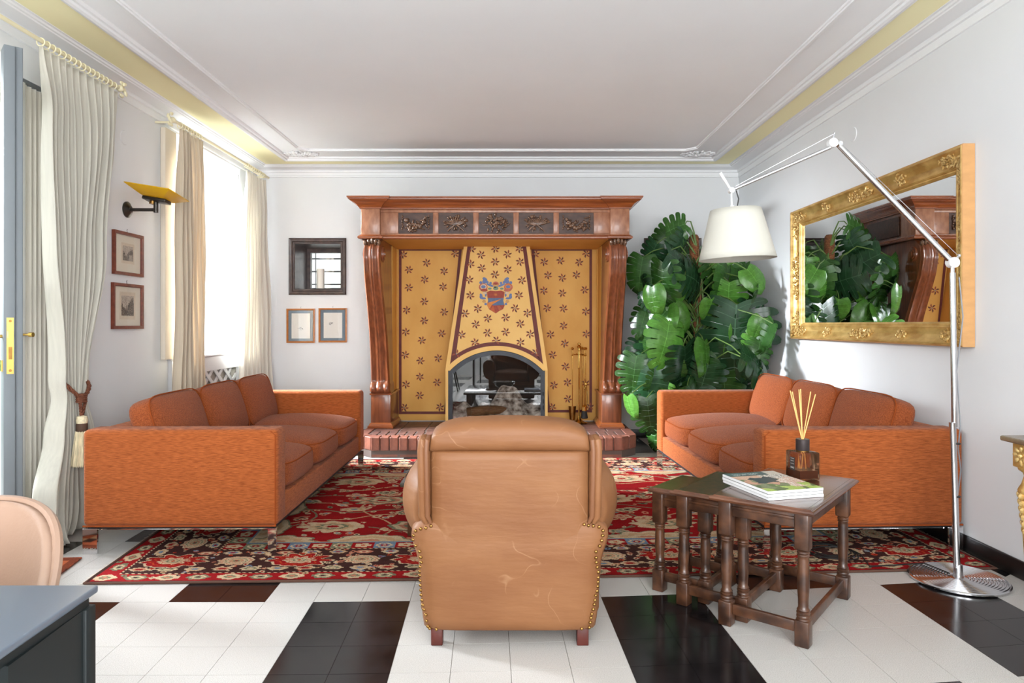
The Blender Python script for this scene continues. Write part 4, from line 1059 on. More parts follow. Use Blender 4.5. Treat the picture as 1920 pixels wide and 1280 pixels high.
me.loops.add(quads.size); me.loops.foreach_set('vertex_index', quads.ravel().astype(np.int32))
me.polygons.add(len(quads)); me.polygons.foreach_set('loop_start', np.arange(0, quads.size, 4, dtype=np.int32))
try: me.polygons.foreach_set('loop_total', np.full(len(quads), 4, dtype=np.int32))
except Exception: pass
me.update(calc_edges=True); me.validate()
at = me.color_attributes.new('Col', 'FLOAT_COLOR', 'CORNER')
cc = np.concatenate([RC, np.ones((rny, rnx, 1))], -1).reshape(-1, 4); at.data.foreach_set('color', np.repeat(cc, 4, 0).ravel().astype(np.float32))
obj('pile', me, 'rug_pile', rug)
edge = MB(); per = [rug_pt(t, 0) for t in np.linspace(0, 1, 60)]+[rug_pt(1, t) for t in np.linspace(0, 1, 30)[1:]]+[rug_pt(1-t, 1) for t in np.linspace(0, 1, 60)[1:]]+[rug_pt(0, 1-t) for t in np.linspace(0, 1, 30)[1:-1]]
edge.tube([(x, y, .0065) for x, y in per], .006, 6, closed=True)
obj('selvage', edge, 'rug_edge', rug, world=True, smooth=True)
fr = MB()
for s in (0, 1):
    for k in range(420):
        v = k/420+R.uniform(0, .002); x, y = rug_pt(s, v); l = R.uniform(.018, .035)*(-1 if s == 0 else 1); dy = R.uniform(-.012, .012)
        if s and x+l > XR-.016: l = max(0.004, XR-.016-x)
        fr.add([(x, y-.0025, .006), (x, y+.0025, .006), (x+l, y+dy+.0012, .0015), (x+l, y+dy-.0012, .0015)], [(0, 1, 2, 3)])
obj('fringe', fr, 'fringe', rug, world=True, kind='stuff')
# small mat by the garden door
mt = thing('door_mat', 'small rust patterned rug corner with fringe behind the leather chair', 'rug', (-2.5, 2.9, 0))
mq = [(-2.95, 2.45), (-2.00, 2.62), (-2.14, 3.39), (-3.02, 3.30)]
mm = MB()
def mp(u_, v): return tuple((mq[0][i]*(1-u_)+mq[1][i]*u_)*(1-v)+(mq[3][i]*(1-u_)+mq[2][i]*u_)*v for i in (0, 1))
for a in range(48):
    for b in range(40):
        e = min(a, 47-a, b, 39-b); q = (a//3+b//3) % 3
        mm.col = S(120, 58, 36) if e < 2 else (S(176, 92, 56) if e < 4 else (S(66, 46, 40) if q == 0 else (S(172, 84, 50) if q == 1 else S(196, 150, 110)))) if e < 12 else (S(160, 64, 40) if q else S(90, 60, 50))
        p = [(*mp(a/48, b/40), .008), (*mp((a+1)/48, b/40), .008), (*mp((a+1)/48, (b+1)/40), .008), (*mp(a/48, (b+1)/40), .008)]
        mm.add(p, [(0, 1, 2, 3)])
obj('pile', mm, 'rug_pile', mt, world=True, col=True)
obj('selvage', MB().tube([(*p, .0055) for p in mq], .0055, 6, closed=True), 'mat_orange', mt, world=True)
fr = MB()
for k in range(60):
    x, y = mp(k/60, 1); fr.add([(x-.003, y, .006), (x+.003, y, .006), (x+R.uniform(-.01, .02), y+R.uniform(.02, .04), .002)], [(0, 1, 2)])
obj('fringe', fr, 'fringe', mt, world=True, kind='stuff')

# ================================================================== SOFAS
def cushion(sx, sy, sz, puff, M=None, k=7.0, n=12, edge=.0):
    mb = MB(); ax = np.linspace(-1, 1, n+1)
    def q(p):
        x, y, z = p; nn = (abs(x)**k+abs(y)**k+abs(z)**k)**(1/k); x, y, z = x/nn, y/nn, z/nn
        pf = puff*(1-x*x)*(1-y*y)
        return (x*sx*(1-edge*abs(z)), y*sy*(1-edge*abs(z)), z*sz+math.copysign(1, z)*pf*(abs(z)))
    for d in range(3):
        for s in (-1, 1):
            def fn(a, b):
                p = [0, 0, 0]; p[d] = s; p[(d+1) % 3] = a*2-1; p[(d+2) % 3] = b*2-1; return q(p)
            mb.grid(fn, n, n, M)
    return mb
def weld(o):
    bm = bmesh.new(); bm.from_mesh(o.data); bmesh.ops.remove_doubles(bm, verts=bm.verts, dist=1e-4); bmesh.ops.recalc_face_normals(bm, faces=bm.faces); bm.to_mesh(o.data); bm.free()
    o.data.polygons.foreach_set('use_smooth', [True]*len(o.data.polygons)); return o
def pipe_loop(hx, hy, k=7.0, n=56):
    out = []
    for t in np.linspace(0, 2*PI, n+1)[:-1]:
        c, s = math.cos(t), math.sin(t); q = (abs(c)**k+abs(s)**k)**(1/k); out.append((c/q*hx, s/q*hy))
    return out
def sofa(label, loc, rz, D, L, back_drop=0.0):
    t = thing('sofa', label, 'sofa', loc, rz, 'orange three-seat sofas')
    h = D/2; ARM = .15; z0, z1 = .126, .62
    for s in (-1, 1):
        a = obj('arm', MB().box((-h, min(s*L/2, s*(L/2-ARM)), z0), (h, max(s*L/2, s*(L/2-ARM)), z1)), 'orange_weave', t, bevel=.028, seg=4)
        yy = s*(L/2-.006)
        pp = [(h-.012, yy, z0+.006), (h-.012, yy, z1-.03), (h-.035, yy, z1-.010)]
        obj('piping', MB().tube(pp, .0045, 6), 'orange_piping', a)
        pp = [(-h+.006, s*(L/2-.001), z0+.004), (h-.006, s*(L/2-.001), z0+.004)]
        obj('piping', MB().tube(pp, .005, 6), 'orange_piping', a)
    li = L/2-ARM
    obj('back', MB().box((-h, -li-.02, z0), (-h+.15, li+.02, z1-.012)), 'orange_weave', t, bevel=.025, seg=3)
    obj('seat_base', MB().box((-h+.12, -li, z0), (h-.012, li, .255)), 'orange_weave', t, bevel=.01)
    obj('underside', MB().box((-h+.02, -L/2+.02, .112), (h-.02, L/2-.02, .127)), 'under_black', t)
    w3 = 2*li/3
    for k in range(3):
        yc = -li+w3*(k+.5)
        M = Matrix.Translation((-h+.15+(D-.15)/2+.006, yc, .345))
        c_ = weld(obj('seat_cushion', cushion((D-.15)/2, w3/2-.002, .085, .048, M, k=5.5), 'orange_boucle', t))
        obj('piping', MB().tube([M @ Vector((x*.985, y*.985, .058)) for x, y in pipe_loop((D-.15)/2+.0005, w3/2-.0015, 5.5)], .004, 6, closed=True), 'orange_piping', c_)
        M = Matrix.Translation((-h+.240, yc, .578)) @ Euler((0, -.30, 0)).to_matrix().to_4x4() @ Matrix.Rotation(PI/2, 4, 'Y')
        b_ = weld(obj('back_cushion', cushion(.180, w3/2-.003, .075, .045, M, k=6), 'orange_boucle', t))
        obj('piping', MB().tube([M @ Vector((x, y, .060)) for x, y in pipe_loop(.181, w3/2-.001, 6)], .004, 6, closed=True), 'orange_piping', b_)
    for sx, wd in ((-1, .075), (1, .045)):
        for sy in (-1, 1):
            x = sx*(h-.004); xi = x-sx*wd
            obj('leg', MB().box((min(x, xi), sy*(L/2-.006)-.006, -back_drop if sx < 0 else 0), (max(x, xi), sy*(L/2-.006)+.006, .118)), 'chrome', t, bevel=.001, seg=1)
    for sy in (-1, 1):
        obj('leg_bar', MB().box((-h+.02, sy*(L/2-.03)-.006, .106), (h-.02, sy*(L/2-.03)+.006, .113)), 'chrome', t)
    return t
sofa('orange fabric sofa against the window wall, left of the armchair', ((-2.198-1.205)/2, (3.46+5.63)/2, .010), math.radians(.6), .99, 2.15, .0098)
sofa('orange fabric sofa beneath the gilded mirror, right of the armchair', (1.752, 4.56, .010), PI+math.radians(2.2), 1.045, 2.17)

# ================================================================== ARMCHAIR
acx = -.008
ch_ = thing('armchair', 'tan leather club armchair with brass nails, seen from behind', 'armchair', (acx, 2.85, 0))
def loft(secs, k=6.0, n=44):
    """secs: (z, half width, y centre, half depth)"""
    mb = MB(); vs = []; fs = []
    for z, w_, yc, hd in secs:
        for i in range(n):
            t = 2*PI*i/n; c, s = math.cos(t), math.sin(t); q = (abs(c)**k+abs(s)**k)**(1/k); vs.append((acx+c/q*w_, yc+s/q*hd, z))
    m_ = len(secs)
    for a in range(m_-1):
        for i in range(n): j = (i+1) % n; fs.append((a*n+i, a*n+j, (a+1)*n+j, (a+1)*n+i))
    fs += [tuple(range(n-1, -1, -1)), tuple((m_-1)*n+i for i in range(n))]
    return mb.add(vs, fs)
LOW = [(.058, .300, 2.575, .105), (.066, .315, 2.575, .118), (.10, .320, 2.572, .121), (.18, .327, 2.570, .124), (.25, .331, 2.567, .125), (.30, .334, 2.565, .126), (.34, .343, 2.563, .126), (.37, .354, 2.562, .125), (.40, .361, 2.561, .122), (.425, .358, 2.560, .119), (.445, .343, 2.559, .115), (.46, .315, 2.558, .11), (.47, .290, 2.557, .105)]
obj('back_lower', loft(LOW, 7), 'tan_leather', ch_, world=True, smooth=True, angle=70)
UP = [(.36, .287, 2.541, .1035), (.40, .288, 2.541, .1030), (.44, .288, 2.540, .1025), (.50, .288, 2.537, .1015), (.60, .288, 2.532, .100), (.68, .288, 2.527, .099), (.706, .287, 2.526, .096), (.712, .282, 2.525, .085)]
obj('back_upper', loft(UP, 8), 'tan_leather', ch_, world=True, smooth=True, angle=70)
def headfn(u_, v):
    # u round the cross-section (y-z), v across the width
    x = (v*2-1); w_ = .291; e = max(0, 1-abs(x)**6)**.42
    t = 2*PI*u_; c, s = math.cos(t), math.sin(t); q = (abs(c)**3.2+abs(s)**3.2)**(1/3.2)
    zb = .7005; zt_ = .742+(.082-.016*x*x)*e; hy = .108*(.80+.20*e)
    return (acx+x*w_, 2.532+c/q*hy, (zb+zt_)/2+s/q*(zt_-zb)/2)
hd = MB().grid(headfn, 36, 40, wrapu=True)
nn = 36
hd.f += [tuple(range(nn-1, -1, -1)), tuple(40*nn+i for i in range(nn))]; hd.c += [hd.col]*2
obj('head_roll', hd, 'tan_leather', ch_, world=True, smooth=True, angle=75)
for s in (-1, 1):
    for dx, r_ in ((.296, .011), (.314, .0135)):
        pts = [(acx+s*(dx-.012), 2.452, .452), (acx+s*dx, 2.446, .48), (acx+s*(dx+.001), 2.438, .60), (acx+s*(dx+.002), 2.430, .72), (acx+s*dx, 2.435, .748), (acx+s*(dx-.004), 2.46, .757), (acx+s*(dx-.004), 2.52, .752)]
        obj('welt', MB().tube(pts, [r_*.6]+[r_]*5+[r_*.6], 10), 'tan_leather' if dx > .3 else 'tan_piping', ch_, world=True, smooth=True)
    obj('wing_side', MB().box((acx+min(s*.285, s*.322), 2.445, .47), (acx+max(s*.285, s*.322), 2.60, .745)), 'tan_leather', ch_, world=True, bevel=.012, seg=3)
    def armf(u_, v, s=s):
        t = 2*PI*u_; c, q = math.cos(t), math.sin(t)
        y = 2.485+v*.80
        g = min(1, (max(0, v)/.20)); sc = .50+.50*math.sin(g*PI/2)
        xc = .300+.028*min(1, v/.2); zc = .495+.005*v
        return (acx+s*(xc+c*.088*sc), y, zc+q*.145*(.62+.38*math.sin(g*PI/2)))
    am_ = MB().grid(armf, 32, 26, wrapu=True); am_.f += [tuple(range(31, -1, -1)), tuple(26*32+i for i in range(32))]; am_.c += [am_.col]*2
    ao = obj('arm', am_, 'tan_leather', ch_, world=True, smooth=True, angle=75)
    obj('arm_front', MB().cyl((acx+s*.33, 3.283, .555), (acx+s*.33, 3.296, .555), .083, .076, 28), 'tan_leather', ao, world=True, smooth=True)
    obj('arm_piping', MB().tube([(acx+s*.33+math.cos(t)*.084, 3.285, .555+math.sin(t)*.084) for t in np.linspace(0, 2*PI, 33)[:-1]], .006, 6, closed=True), 'tan_piping', ao, world=True, smooth=True)
    obj('side_panel', MB().box((acx+min(s*.262, s*.338), 2.57, .075), (acx+max(s*.262, s*.338), 3.27, .48)), 'tan_leather', ch_, world=True, bevel=.02, seg=3)
obj('front_rail', MB().box((acx-.30, 2.68, .075), (acx+.30, 3.26, .33)), 'tan_leather', ch_, world=True, bevel=.015, seg=2)
weld(obj('seat_cushion', cushion(.255, .31, .065, .03, Matrix.Translation((acx, 2.99, .40)), k=6), 'tan_leather', ch_, world=True))
bi = Matrix.Translation((acx, 2.68, .60)) @ Euler((-.12, 0, 0)).to_matrix().to_4x4() @ Matrix.Rotation(PI/2, 4, 'X')
weld(obj('back_cushion', cushion(.262, .17, .075, .03, bi, k=5), 'tan_leather', ch_, world=True))
for sx in (-1, 1):
    for y in (2.475, 3.20):
        obj('leg', MB().prism([(acx+sx*.265-.021, y), (acx+sx*.265+.021, y), (acx+sx*.265+.021, y+.042), (acx+sx*.265-.021, y+.042)], 0 if y < 3 else .0105, .062 if y < 3 else .08, lambda a, b, h: (a, b, h)), 'leg_red', ch_, world=True, bevel=.003)
nl = [(272,540),(247,550),(222,555),(197,567),(187,590),(184,612),(197,637),(217,662),(222,690),(224,715),(218,740),(214,765),(210,785),(208,810),(211,833),(216,857),(218,880),(224,903),(229,925),(235,945),(244,968),(247,998),(253,1025),(262,1052),(295,1050),
      (992,533),(1012,538),(1035,541),(1063,547),(1082,565),(1080,587),(1075,610),(1065,635),(1047,660),(1048,690),(1050,713),(1055,738),(1060,763),(1060,790),(1059,812),(1058,833),(1055,855),(1049,875),(1045,897),(1042,917),(1037,940),(1030,962),(1026,980),(1023,1003),(1019,1028),(982,1030)]
mb = MB()
for a, b in nl:
    x, _, z = P(700+a/2.51, 770+b/2.51, 2.452); z = max(.066, z)
    for (za, wa, ya, ha), (zb, wb, yb_, hb) in zip(LOW, LOW[1:]):
        if za <= z <= zb:
            f = (z-za)/(zb-za); w_, yc, h_ = wa+(wb-wa)*f, ya+(yb_-ya)*f, ha+(hb-ha)*f
            xx = max(-w_*.985, min(w_*.985, x-acx)); y = yc-h_*(1-(abs(xx)/w_)**7)**(1/7)
            mb.sphere((acx+xx, y-.001, z), (.0062, .0045, .0062), 8, 6); break
obj('nail_heads', mb, 'brass_aged', ch_, world=True, smooth=True, kind='stuff')

# ================================================================== COFFEE TABLE, bowl and book (seen past the armchair and in the fire glass)
ct = thing('coffee_table', 'low square dark coffee table mostly hidden by the armchair', 'coffee table', (-.04, 4.25, .01))
zt = .31
obj('table_top', MB().box((-.605, 3.68, zt-.022), (.525, 4.80, zt)), 'table_glass_dark', ct, world=True, bevel=.003)
obj('shelf', MB().box((-.52, 3.78, .10), (.44, 4.70, .12)), 'oak_dark', ct, world=True, bevel=.003)
for x in (-.54, .46):
    for y in (3.75, 4.73): obj('leg', MB().box((x-.03, y-.03, .01), (x+.03, y+.03, zt-.022)), 'oak_dark', ct, world=True, bevel=.003)
bw = thing('bowl', 'polished metal bowl on the low coffee table', 'bowl', (-.1, 4.3, zt))
obj('body', MB().lathe([(.0, zt+.001), (.07, zt+.001), (.075, zt+.012), (.05, zt+.02), (.10, zt+.035), (.14, zt+.075), (.15, zt+.105), (.143, zt+.105), (.13, zt+.075), (.09, zt+.042), (.0, zt+.035)], (-.1, 4.3), 32, cap=False), 'bowl_metal', bw, world=True, smooth=True)
bk = thing('book', 'blue book lying flat on the low coffee table', 'book', (.28, 4.45, zt))
obj('pages', MB().box((.17, 4.33, zt+.003), (.40, 4.60, zt+.022)), 'paper_white', bk, world=True)
for za, zb in ((zt+.0005, zt+.003), (zt+.022, zt+.025)): obj('cover', MB().box((.165, 4.325, za), (.405, 4.605, zb)), 'book_blue', bk, world=True)
obj('spine', MB().box((.162, 4.325, zt+.0005), (.166, 4.605, zt+.025)), 'book_blue', bk, world=True)
# ================================================================== NEST OF TABLES
UV = Vector((.632, .775)); VV = Vector((-.775, .632))
def nest(label, N, Lu, Lv, zt, leg_in, topm, open_side=True):
    t = thing('nest_table', label, 'side table', (*(Vector(N)+UV*Lu/2+VV*Lv/2), 0), math.atan2(UV.y, UV.x), 'nest of three oak tables')
    hu, hv = Lu/2, Lv/2
    # top with moulded edge
    rect_ = [(-hu, -hv), (hu, -hv), (hu, hv), (-hu, hv)]
    prof = [(-.03, zt-.022), (-.008, zt-.022), (-.002, zt-.017), (0, zt-.012), (-.003, zt-.006), (-.008, zt-.003), (-.013, zt-.0035), (-.016, zt), (-.03, zt)]
    obj('top_moulding', MB().sweep(rect_, prof, -1, closed=True), 'oak_top', t, smooth=True, angle=30)
    obj('top', MB().box((-hu+.029, -hv+.029, zt-.021), (hu-.029, hv-.029, zt)), topm, t)
    a, b = hu-leg_in, hv-leg_in; lw = .0255
    for sx in (-1, 1):
        for sy in (-1, 1):
            x, y = sx*a, sy*b
            zb, zt2 = .095, zt-.155
            pr = [(.012, zb-.004), (.021, zb+.001), (.018, zb+.006), (.020, zb+.010), (.0205, zb+.016), (.017, zb+.019), (.020, zb+.023), (.0205, zb+.028), (.0165, zb+.031), (.0195, zb+.036), (.015, zb+.044), (.0155, zb+.07), (.0185, (zb+zt2)/2), (.0165, zt2-.035), (.0155, zt2-.026), (.019, zt2-.022), (.016, zt2-.017), (.0195, zt2-.012), (.017, zt2-.007), (.0205, zt2-.002), (.012, zt2+.004)]
            lg_ = obj('leg', MB().lathe([(r1*1.18, z_) for r1, z_ in pr], (x, y), 20), 'oak_dark', t, smooth=True, angle=60)
            obj('upper_block', MB().box((x-lw, y-lw, zt-.155), (x+lw, y+lw, zt-.022)), 'oak_dark', lg_, bevel=.005, seg=2)
            obj('lower_block', MB().box((x-lw, y-lw, 0), (x+lw, y+lw, .095)), 'oak_dark', lg_, bevel=.005, seg=2)
    for sy in ((-1,) if open_side else (-1, 1)):
        ap = obj('apron', MB().box((-a+lw, sy*b-.010, zt-.08), (a-lw, sy*b+.010, zt-.022)), 'oak_dark', t, bevel=.002)
        obj('apron_bead', MB().box((-a+lw, sy*(b+.0105)-.004, zt-.052), (a-lw, sy*(b+.0105)+.004, zt-.040)), 'oak_dark', ap, bevel=.003)
        if sy > 0: pass
    for sx in (-1, 1):
        ap = obj('apron', MB().box((sx*a-.010, -b+lw, zt-.08), (sx*a+.010, b-lw, zt-.022)), 'oak_dark', t, bevel=.002)
        obj('apron_bead', MB().box((sx*(a+.0105)-.004, -b+lw, zt-.052), (sx*(a+.0105)+.004, b-lw, zt-.040)), 'oak_dark', ap, bevel=.003)
        obj('stretcher', MB().box((sx*a-.009, -b+lw, .045), (sx*a+.009, b-lw, .085)), 'oak_dark', t, bevel=.003)
    obj('stretcher', MB().box((-a+lw, -b-.009, .045), (a-lw, -b+.009, .085)), 'oak_dark', t, bevel=.003)
    return t
ZT1 = .505
nest('largest dark oak nesting table with magazines and diffuser on it', (1.065, 2.405), .665, .39, ZT1, .052, 'oak_top')
nest('middle dark oak nesting table sliding out from under the largest', (.918, 2.628), .485, .34, .478, .045, 'oak_top_worn')
nest('smallest dark oak nesting table, leftmost of the nest', (.818, 2.810), .335, .29, .452, .040, 'oak_top', False)
# magazines
mo = Vector((.958, 2.552)); ma = Vector((.235, .062)); mbv = Vector((-.079, .300))
def mag(label, z, dx, cover):
    t = thing('magazine', label, 'magazine', (mo.x+dx, mo.y, z), 0, 'stacked magazines on the oak table')
    o2 = mo+Vector((dx, dx*.4)); q = [o2, o2+ma, o2+ma+mbv, o2+mbv]
    pgs = MB().prism([tuple(p) for p in inset([tuple(p) for p in q], .0008)], z+.0006, z+.0108, lambda a, b, h: (a, b, h))
    obj('pages', pgs, 'paper_white', t, world=True)
    c_ = MB()
    if cover:
        rr = np.random.RandomState(5); n1, n2 = 60, 76
        sm = rr.rand(12, 14, 3)
        def samp(a, b, k):
            x, y = a*10.9, b*12.9; i, j = int(x), int(y); f, g = x-i, y-j
            return sm[i, j, k]*(1-f)*(1-g)+sm[i+1, j, k]*f*(1-g)+sm[i, j+1, k]*(1-f)*g+sm[i+1, j+1, k]*f*g
        for a in range(n1):
            for b in range(n2):
                u_, v = (a+.5)/n1, (b+.5)/n2      # u along near-right edge, v towards the back
                n_ = samp(u_, v, 0); n2_ = samp(u_, v, 1); w_ = rr.rand()
                col_ = S(58, 74, 72)
                if v > .80: col_ = S(72, 92, 92) if u_ < .75 else S(196, 190, 176)
                elif .38 < v+.12*(n_-.5) < .70 and .22 < u_+.15*(n2_-.5) < .62: col_ = S(52, 66, 72)
                elif .62 < v+.15*(n_-.5): col_ = S(206, 168, 144) if u_ < .5 else (S(224, 218, 208) if w_ < .6 else S(120, 116, 104))
                elif v+.3*(n_-.5) < .22: col_ = S(164, 188, 96) if n2_ > .45 else S(86, 108, 64)
                elif u_+.3*(n2_-.5) > .62: col_ = S(226, 216, 206) if w_ < .55 else S(190, 150, 126)
                else: col_ = S(196, 150, 126) if n2_ > .5 else S(120, 128, 96)
                if .86 < v < .94 and .12 < u_ < .62 and (int(u_*60) % 3) and w_ < .75: col_ = S(180, 192, 190)
                f_ = .85+.3*w_; c_.col = tuple(x*f_ for x in col_)
                pt_ = lambda i, j: (*(q[0]+(q[1]-q[0])*(i/n1)+(q[3]-q[0])*(j/n2)), z+.0113)
                c_.add([pt_(a, b), pt_(a+1, b), pt_(a+1, b+1), pt_(a, b+1)], [(0, 1, 2, 3)])
    else:
        c_.col = S(150, 150, 146); c_.add([(*p, z+.0113) for p in q], [(0, 1, 2, 3)])
    obj('cover', c_, 'print', t, world=True, col=True)
    b_ = MB(); b_.col = S(120, 120, 120); b_.add([(*p, z+.0003) for p in q], [(0, 1, 2, 3)]); obj('back_cover', b_, 'print', t, world=True, col=True)
mag('bottom magazine of the stack on the oak table', ZT1+.0005, .002, False)
mag('middle magazine of the stack on the oak table', ZT1+.0125, -.001, False)
mag('top magazine with a colourful photo cover on the oak table', ZT1+.0245, 0, True)
# reed diffuser
dx, dy = 1.245, 2.925
df = thing('reed_diffuser', 'square dark glass reed diffuser bottle on the oak table', 'diffuser', (dx, dy, ZT1), .22)
bs = .049
obj('bottle', MB().box((-bs, -bs, .001), (bs, bs, .118)), 'amber_glass', df, bevel=.006, seg=2)
obj('oil', MB().box((-bs+.007, -bs+.007, .009), (bs-.007, bs-.007, .042)), 'oil', df)
obj('collar', MB().lathe([(.024, .117), (.027, .118), (.027, .124), (.024, .125)], (0, 0), 20), 'brass_aged', df, smooth=True)
obj('cap', MB().lathe([(.010, .122), (.027, .122), (.028, .124), (.028, .168), (.026, .170), (.010, .170), (.010, .16)], (0, 0), 24), 'diffuser_cap', df, smooth=True, angle=40)
lbm = MB(); lbm.col = S(54, 48, 46); lbm.add([(-bs-.0006, -.018, .04), (-bs-.0006, .018, .04), (-bs-.0006, .018, .095), (-bs-.0006, -.018, .095)], [(0, 1, 2, 3)]); lbm.col = S(200, 196, 190)
for z in (.048, .052, .066, .078, .088): lbm.add([(-bs-.0009, -.012, z), (-bs-.0009, .012, z), (-bs-.0009, .012, z+.002), (-bs-.0009, -.012, z+.002)], [(0, 1, 2, 3)])
obj('label_sticker', lbm, 'print', df, col=True)
for k, (tx_, tz_, ty_) in enumerate(((1481.5, 732, 2.93), (1485.5, 734, 2.96), (1498, 730, 2.90), (1501, 729, 2.95), (1520, 734, 2.95), (1529, 739, 2.91))):
    tp = Vector(P(tx_, tz_, ty_)); bt = Vector((dx+(-.5 if tx_ > 1505 else .4)*.02, dy, ZT1+.045))
    mid = Vector((dx+(tp.x-dx)*.06, dy+(tp.y-dy)*.1, ZT1+.17))
    o = obj('diffuser_reed', MB().tube([bt, mid, tp], .0023, 7), 'reed_wood', None, smooth=True)
    tag(o, ('leftmost pale reed in the diffuser bottle', 'second reed from the left in the diffuser bottle', 'third reed from the left in the diffuser bottle', 'fourth reed from the left, tallest in the diffuser bottle', 'second reed from the right in the diffuser bottle', 'rightmost leaning reed in the diffuser bottle')[k], 'reed', 'reeds in the diffuser bottle')

# ================================================================== FLOOR LAMP
lx, ly = 2.030, 3.106
fl = thing('floor_lamp', 'tall aluminium jointed floor lamp with white fabric shade', 'floor lamp', (lx, ly, 0))
pr = [(0, .001), (.196, .001), (.201, .006), (.201, .012), (.196, .016)]
r_ = .188
while r_ > .035: pr += [(r_+.0045, .0150), (r_+.002, .0190), (r_-.002, .0190), (r_-.0045, .0150)]; r_ -= .013
pr += [(.022, .017), (.020, .03), (.017, .07), (.016, .075)]
obj('base', MB().lathe(pr, (lx, ly), 64), 'aluminium', fl, world=True, smooth=True, angle=35)
J1 = Vector((2.004, ly, 1.446))
obj('pole', MB().cyl((lx-.006, ly, .06), (J1.x, ly, .72), .0145, .0145, 20).cyl((lx-.0165, ly, .70), (J1.x, ly, 1.40), .0125, .0125, 20), 'aluminium', fl, world=True, smooth=True)
for z in (.38, .62): obj('cable_clip', MB().cyl((lx-.008, ly, z), (lx-.008, ly, z+.006), .017, n=16), 'cable_black', fl, world=True)
J2 = Vector(P(1571, 270, 3.19)); J3 = Vector(P(1371, 357, 3.30)); SC = Vector(P(1379, 440, 3.30))
def joint(p, r): return MB().cyl((p.x, p.y-.016, p.z), (p.x, p.y+.016, p.z), r, n=24)
obj('joint', joint(J1, .024), 'white_plastic', fl, world=True, smooth=True)
obj('joint_neck', MB().cyl((J1.x, ly, 1.395), (J1.x, ly, 1.43), .009, n=12), 'aluminium', fl, world=True)
d12 = (J2-J1).normalized(); d23 = (J3-J2).normalized()
obj('upper_arm', MB().cyl(J1+d12*.02, J2-d12*.01, .0135, .0125, 18), 'aluminium', fl, world=True, smooth=True)
obj('fore_arm', MB().cyl(J2+d23*.035, J3-d23*.02, .0085, .0075, 14), 'aluminium', fl, world=True, smooth=True)
J2b = J2+Vector((-.026, 0, .004))
obj('joint', joint(J2b, .021), 'white_plastic', fl, world=True, smooth=True)
obj('joint', joint(J2+Vector((.006, 0, 0)), .011), 'aluminium', fl, world=True, smooth=True)
obj('joint_link', MB().cyl(J2b, J2, .006, n=8), 'aluminium', fl, world=True)
obj('joint', joint(J3, .013), 'white_plastic', fl, world=True, smooth=True)
obj('lever', MB().cyl(J1, J1+Vector((.028, 0, .030)), .005, n=8).sphere(J1+Vector((.030, 0, .032)), .008, 8, 6), 'aluminium', fl, world=True)
obj('lever', MB().cyl(J2b, J2b+Vector((.010, 0, .045)), .004, n=8).sphere(J2b+Vector((.010, 0, .047)), .006, 8, 6), 'aluminium', fl, world=True)
obj('handle', MB().cyl(J3+Vector((-.005, 0, .008)), J3+Vector((-.053, 0, .085)), .0055, .008, 10), 'white_plastic', fl, world=True, smooth=True)
obj('tension_wire', MB().tube([J1+Vector((.028, 0, .030)), J2+Vector((.012, 0, .006))], .0012, 5), 'aluminium', fl, world=True)
obj('tension_wire', MB().tube([J2b+Vector((.010, 0, .045)), J3+Vector((.02, 0, .02))], .0010, 5), 'aluminium', fl, world=True)
obj('shade_holder', MB().cyl(J3, (J3.x+.004, J3.y, SC.z+.115), .004, n=8).cyl((J3.x+.006, J3.y, SC.z+.10), (J3.x+.006, J3.y, SC.z+.14), .011, n=14), 'white_plastic', fl, world=True, smooth=True)
obj('shade_cable', MB().tube([J3+Vector((.024, 0, .0)), J3+Vector((.036, 0, -.04)), J3+Vector((.03, 0, -.075)), J3+Vector((.012, 0, -.09))], .003, 6), 'cable_black', fl, world=True)
zs0, zs1 = P(1379, 486, 3.30)[2], P(1379, 393, 3.30)[2]; scx = SC.x; sry = SC.y
tiltM = Matrix.Translation((scx, sry, zs1)) @ Matrix.Rotation(math.radians(-2.2), 4, 'Y') @ Matrix.Translation((-scx, -sry, -zs1))
shd = MB(); shd.grid(lambda u_, v: (scx+(.119+.062*v)*math.cos(2*PI*u_), sry+(.119+.062*v)*math.sin(2*PI*u_), zs1+(zs0-zs1)*v), 56, 6, tiltM, wrapu=True)
so = obj('shade', shd, 'lamp_shade', fl, world=True, smooth=True, solid=.002)
obj('shade_diffuser', MB().cyl((scx, sry, zs1-.006), (scx, sry, zs1-.004), .117, n=40), 'lamp_shade', so, world=True)
obj('bulb_socket', MB().cyl((scx, sry, zs1-.07), (scx, sry, zs1-.005), .018, n=14), 'white_plastic', so, world=True)
pcord = [(lx+.012, ly+.012, 1.38), (lx+.022, ly, 1.2), (lx+.004, ly+.016, .95), (lx+.018, ly+.012, .70), (lx+.010, ly+.016, .60), (lx+.020, ly+.012, .5), (lx+.008, ly+.016, .38), (lx+.008, ly+.018, .08)]
obj('power_cord', MB().tube(pcord, .003, 6), 'cable_grey', fl, world=True, smooth=True)
fc = [(lx-.02, ly+.03, .022), (lx-.06, ly+.16, .024), (lx-.2, ly+.14, .022), (lx-.34, ly+.12, .022)]
for k in range(44): a = k*.55; fc.append((lx-.42+.13*math.cos(a)*(1-.006*k), ly+.30+.11*math.sin(a)+.002*k, .018+.0006*(k % 9)+.004*math.sin(k)))
obj('power_cord', MB().tube(fc, .0035, 6), 'cable_black', fl, world=True, smooth=True)

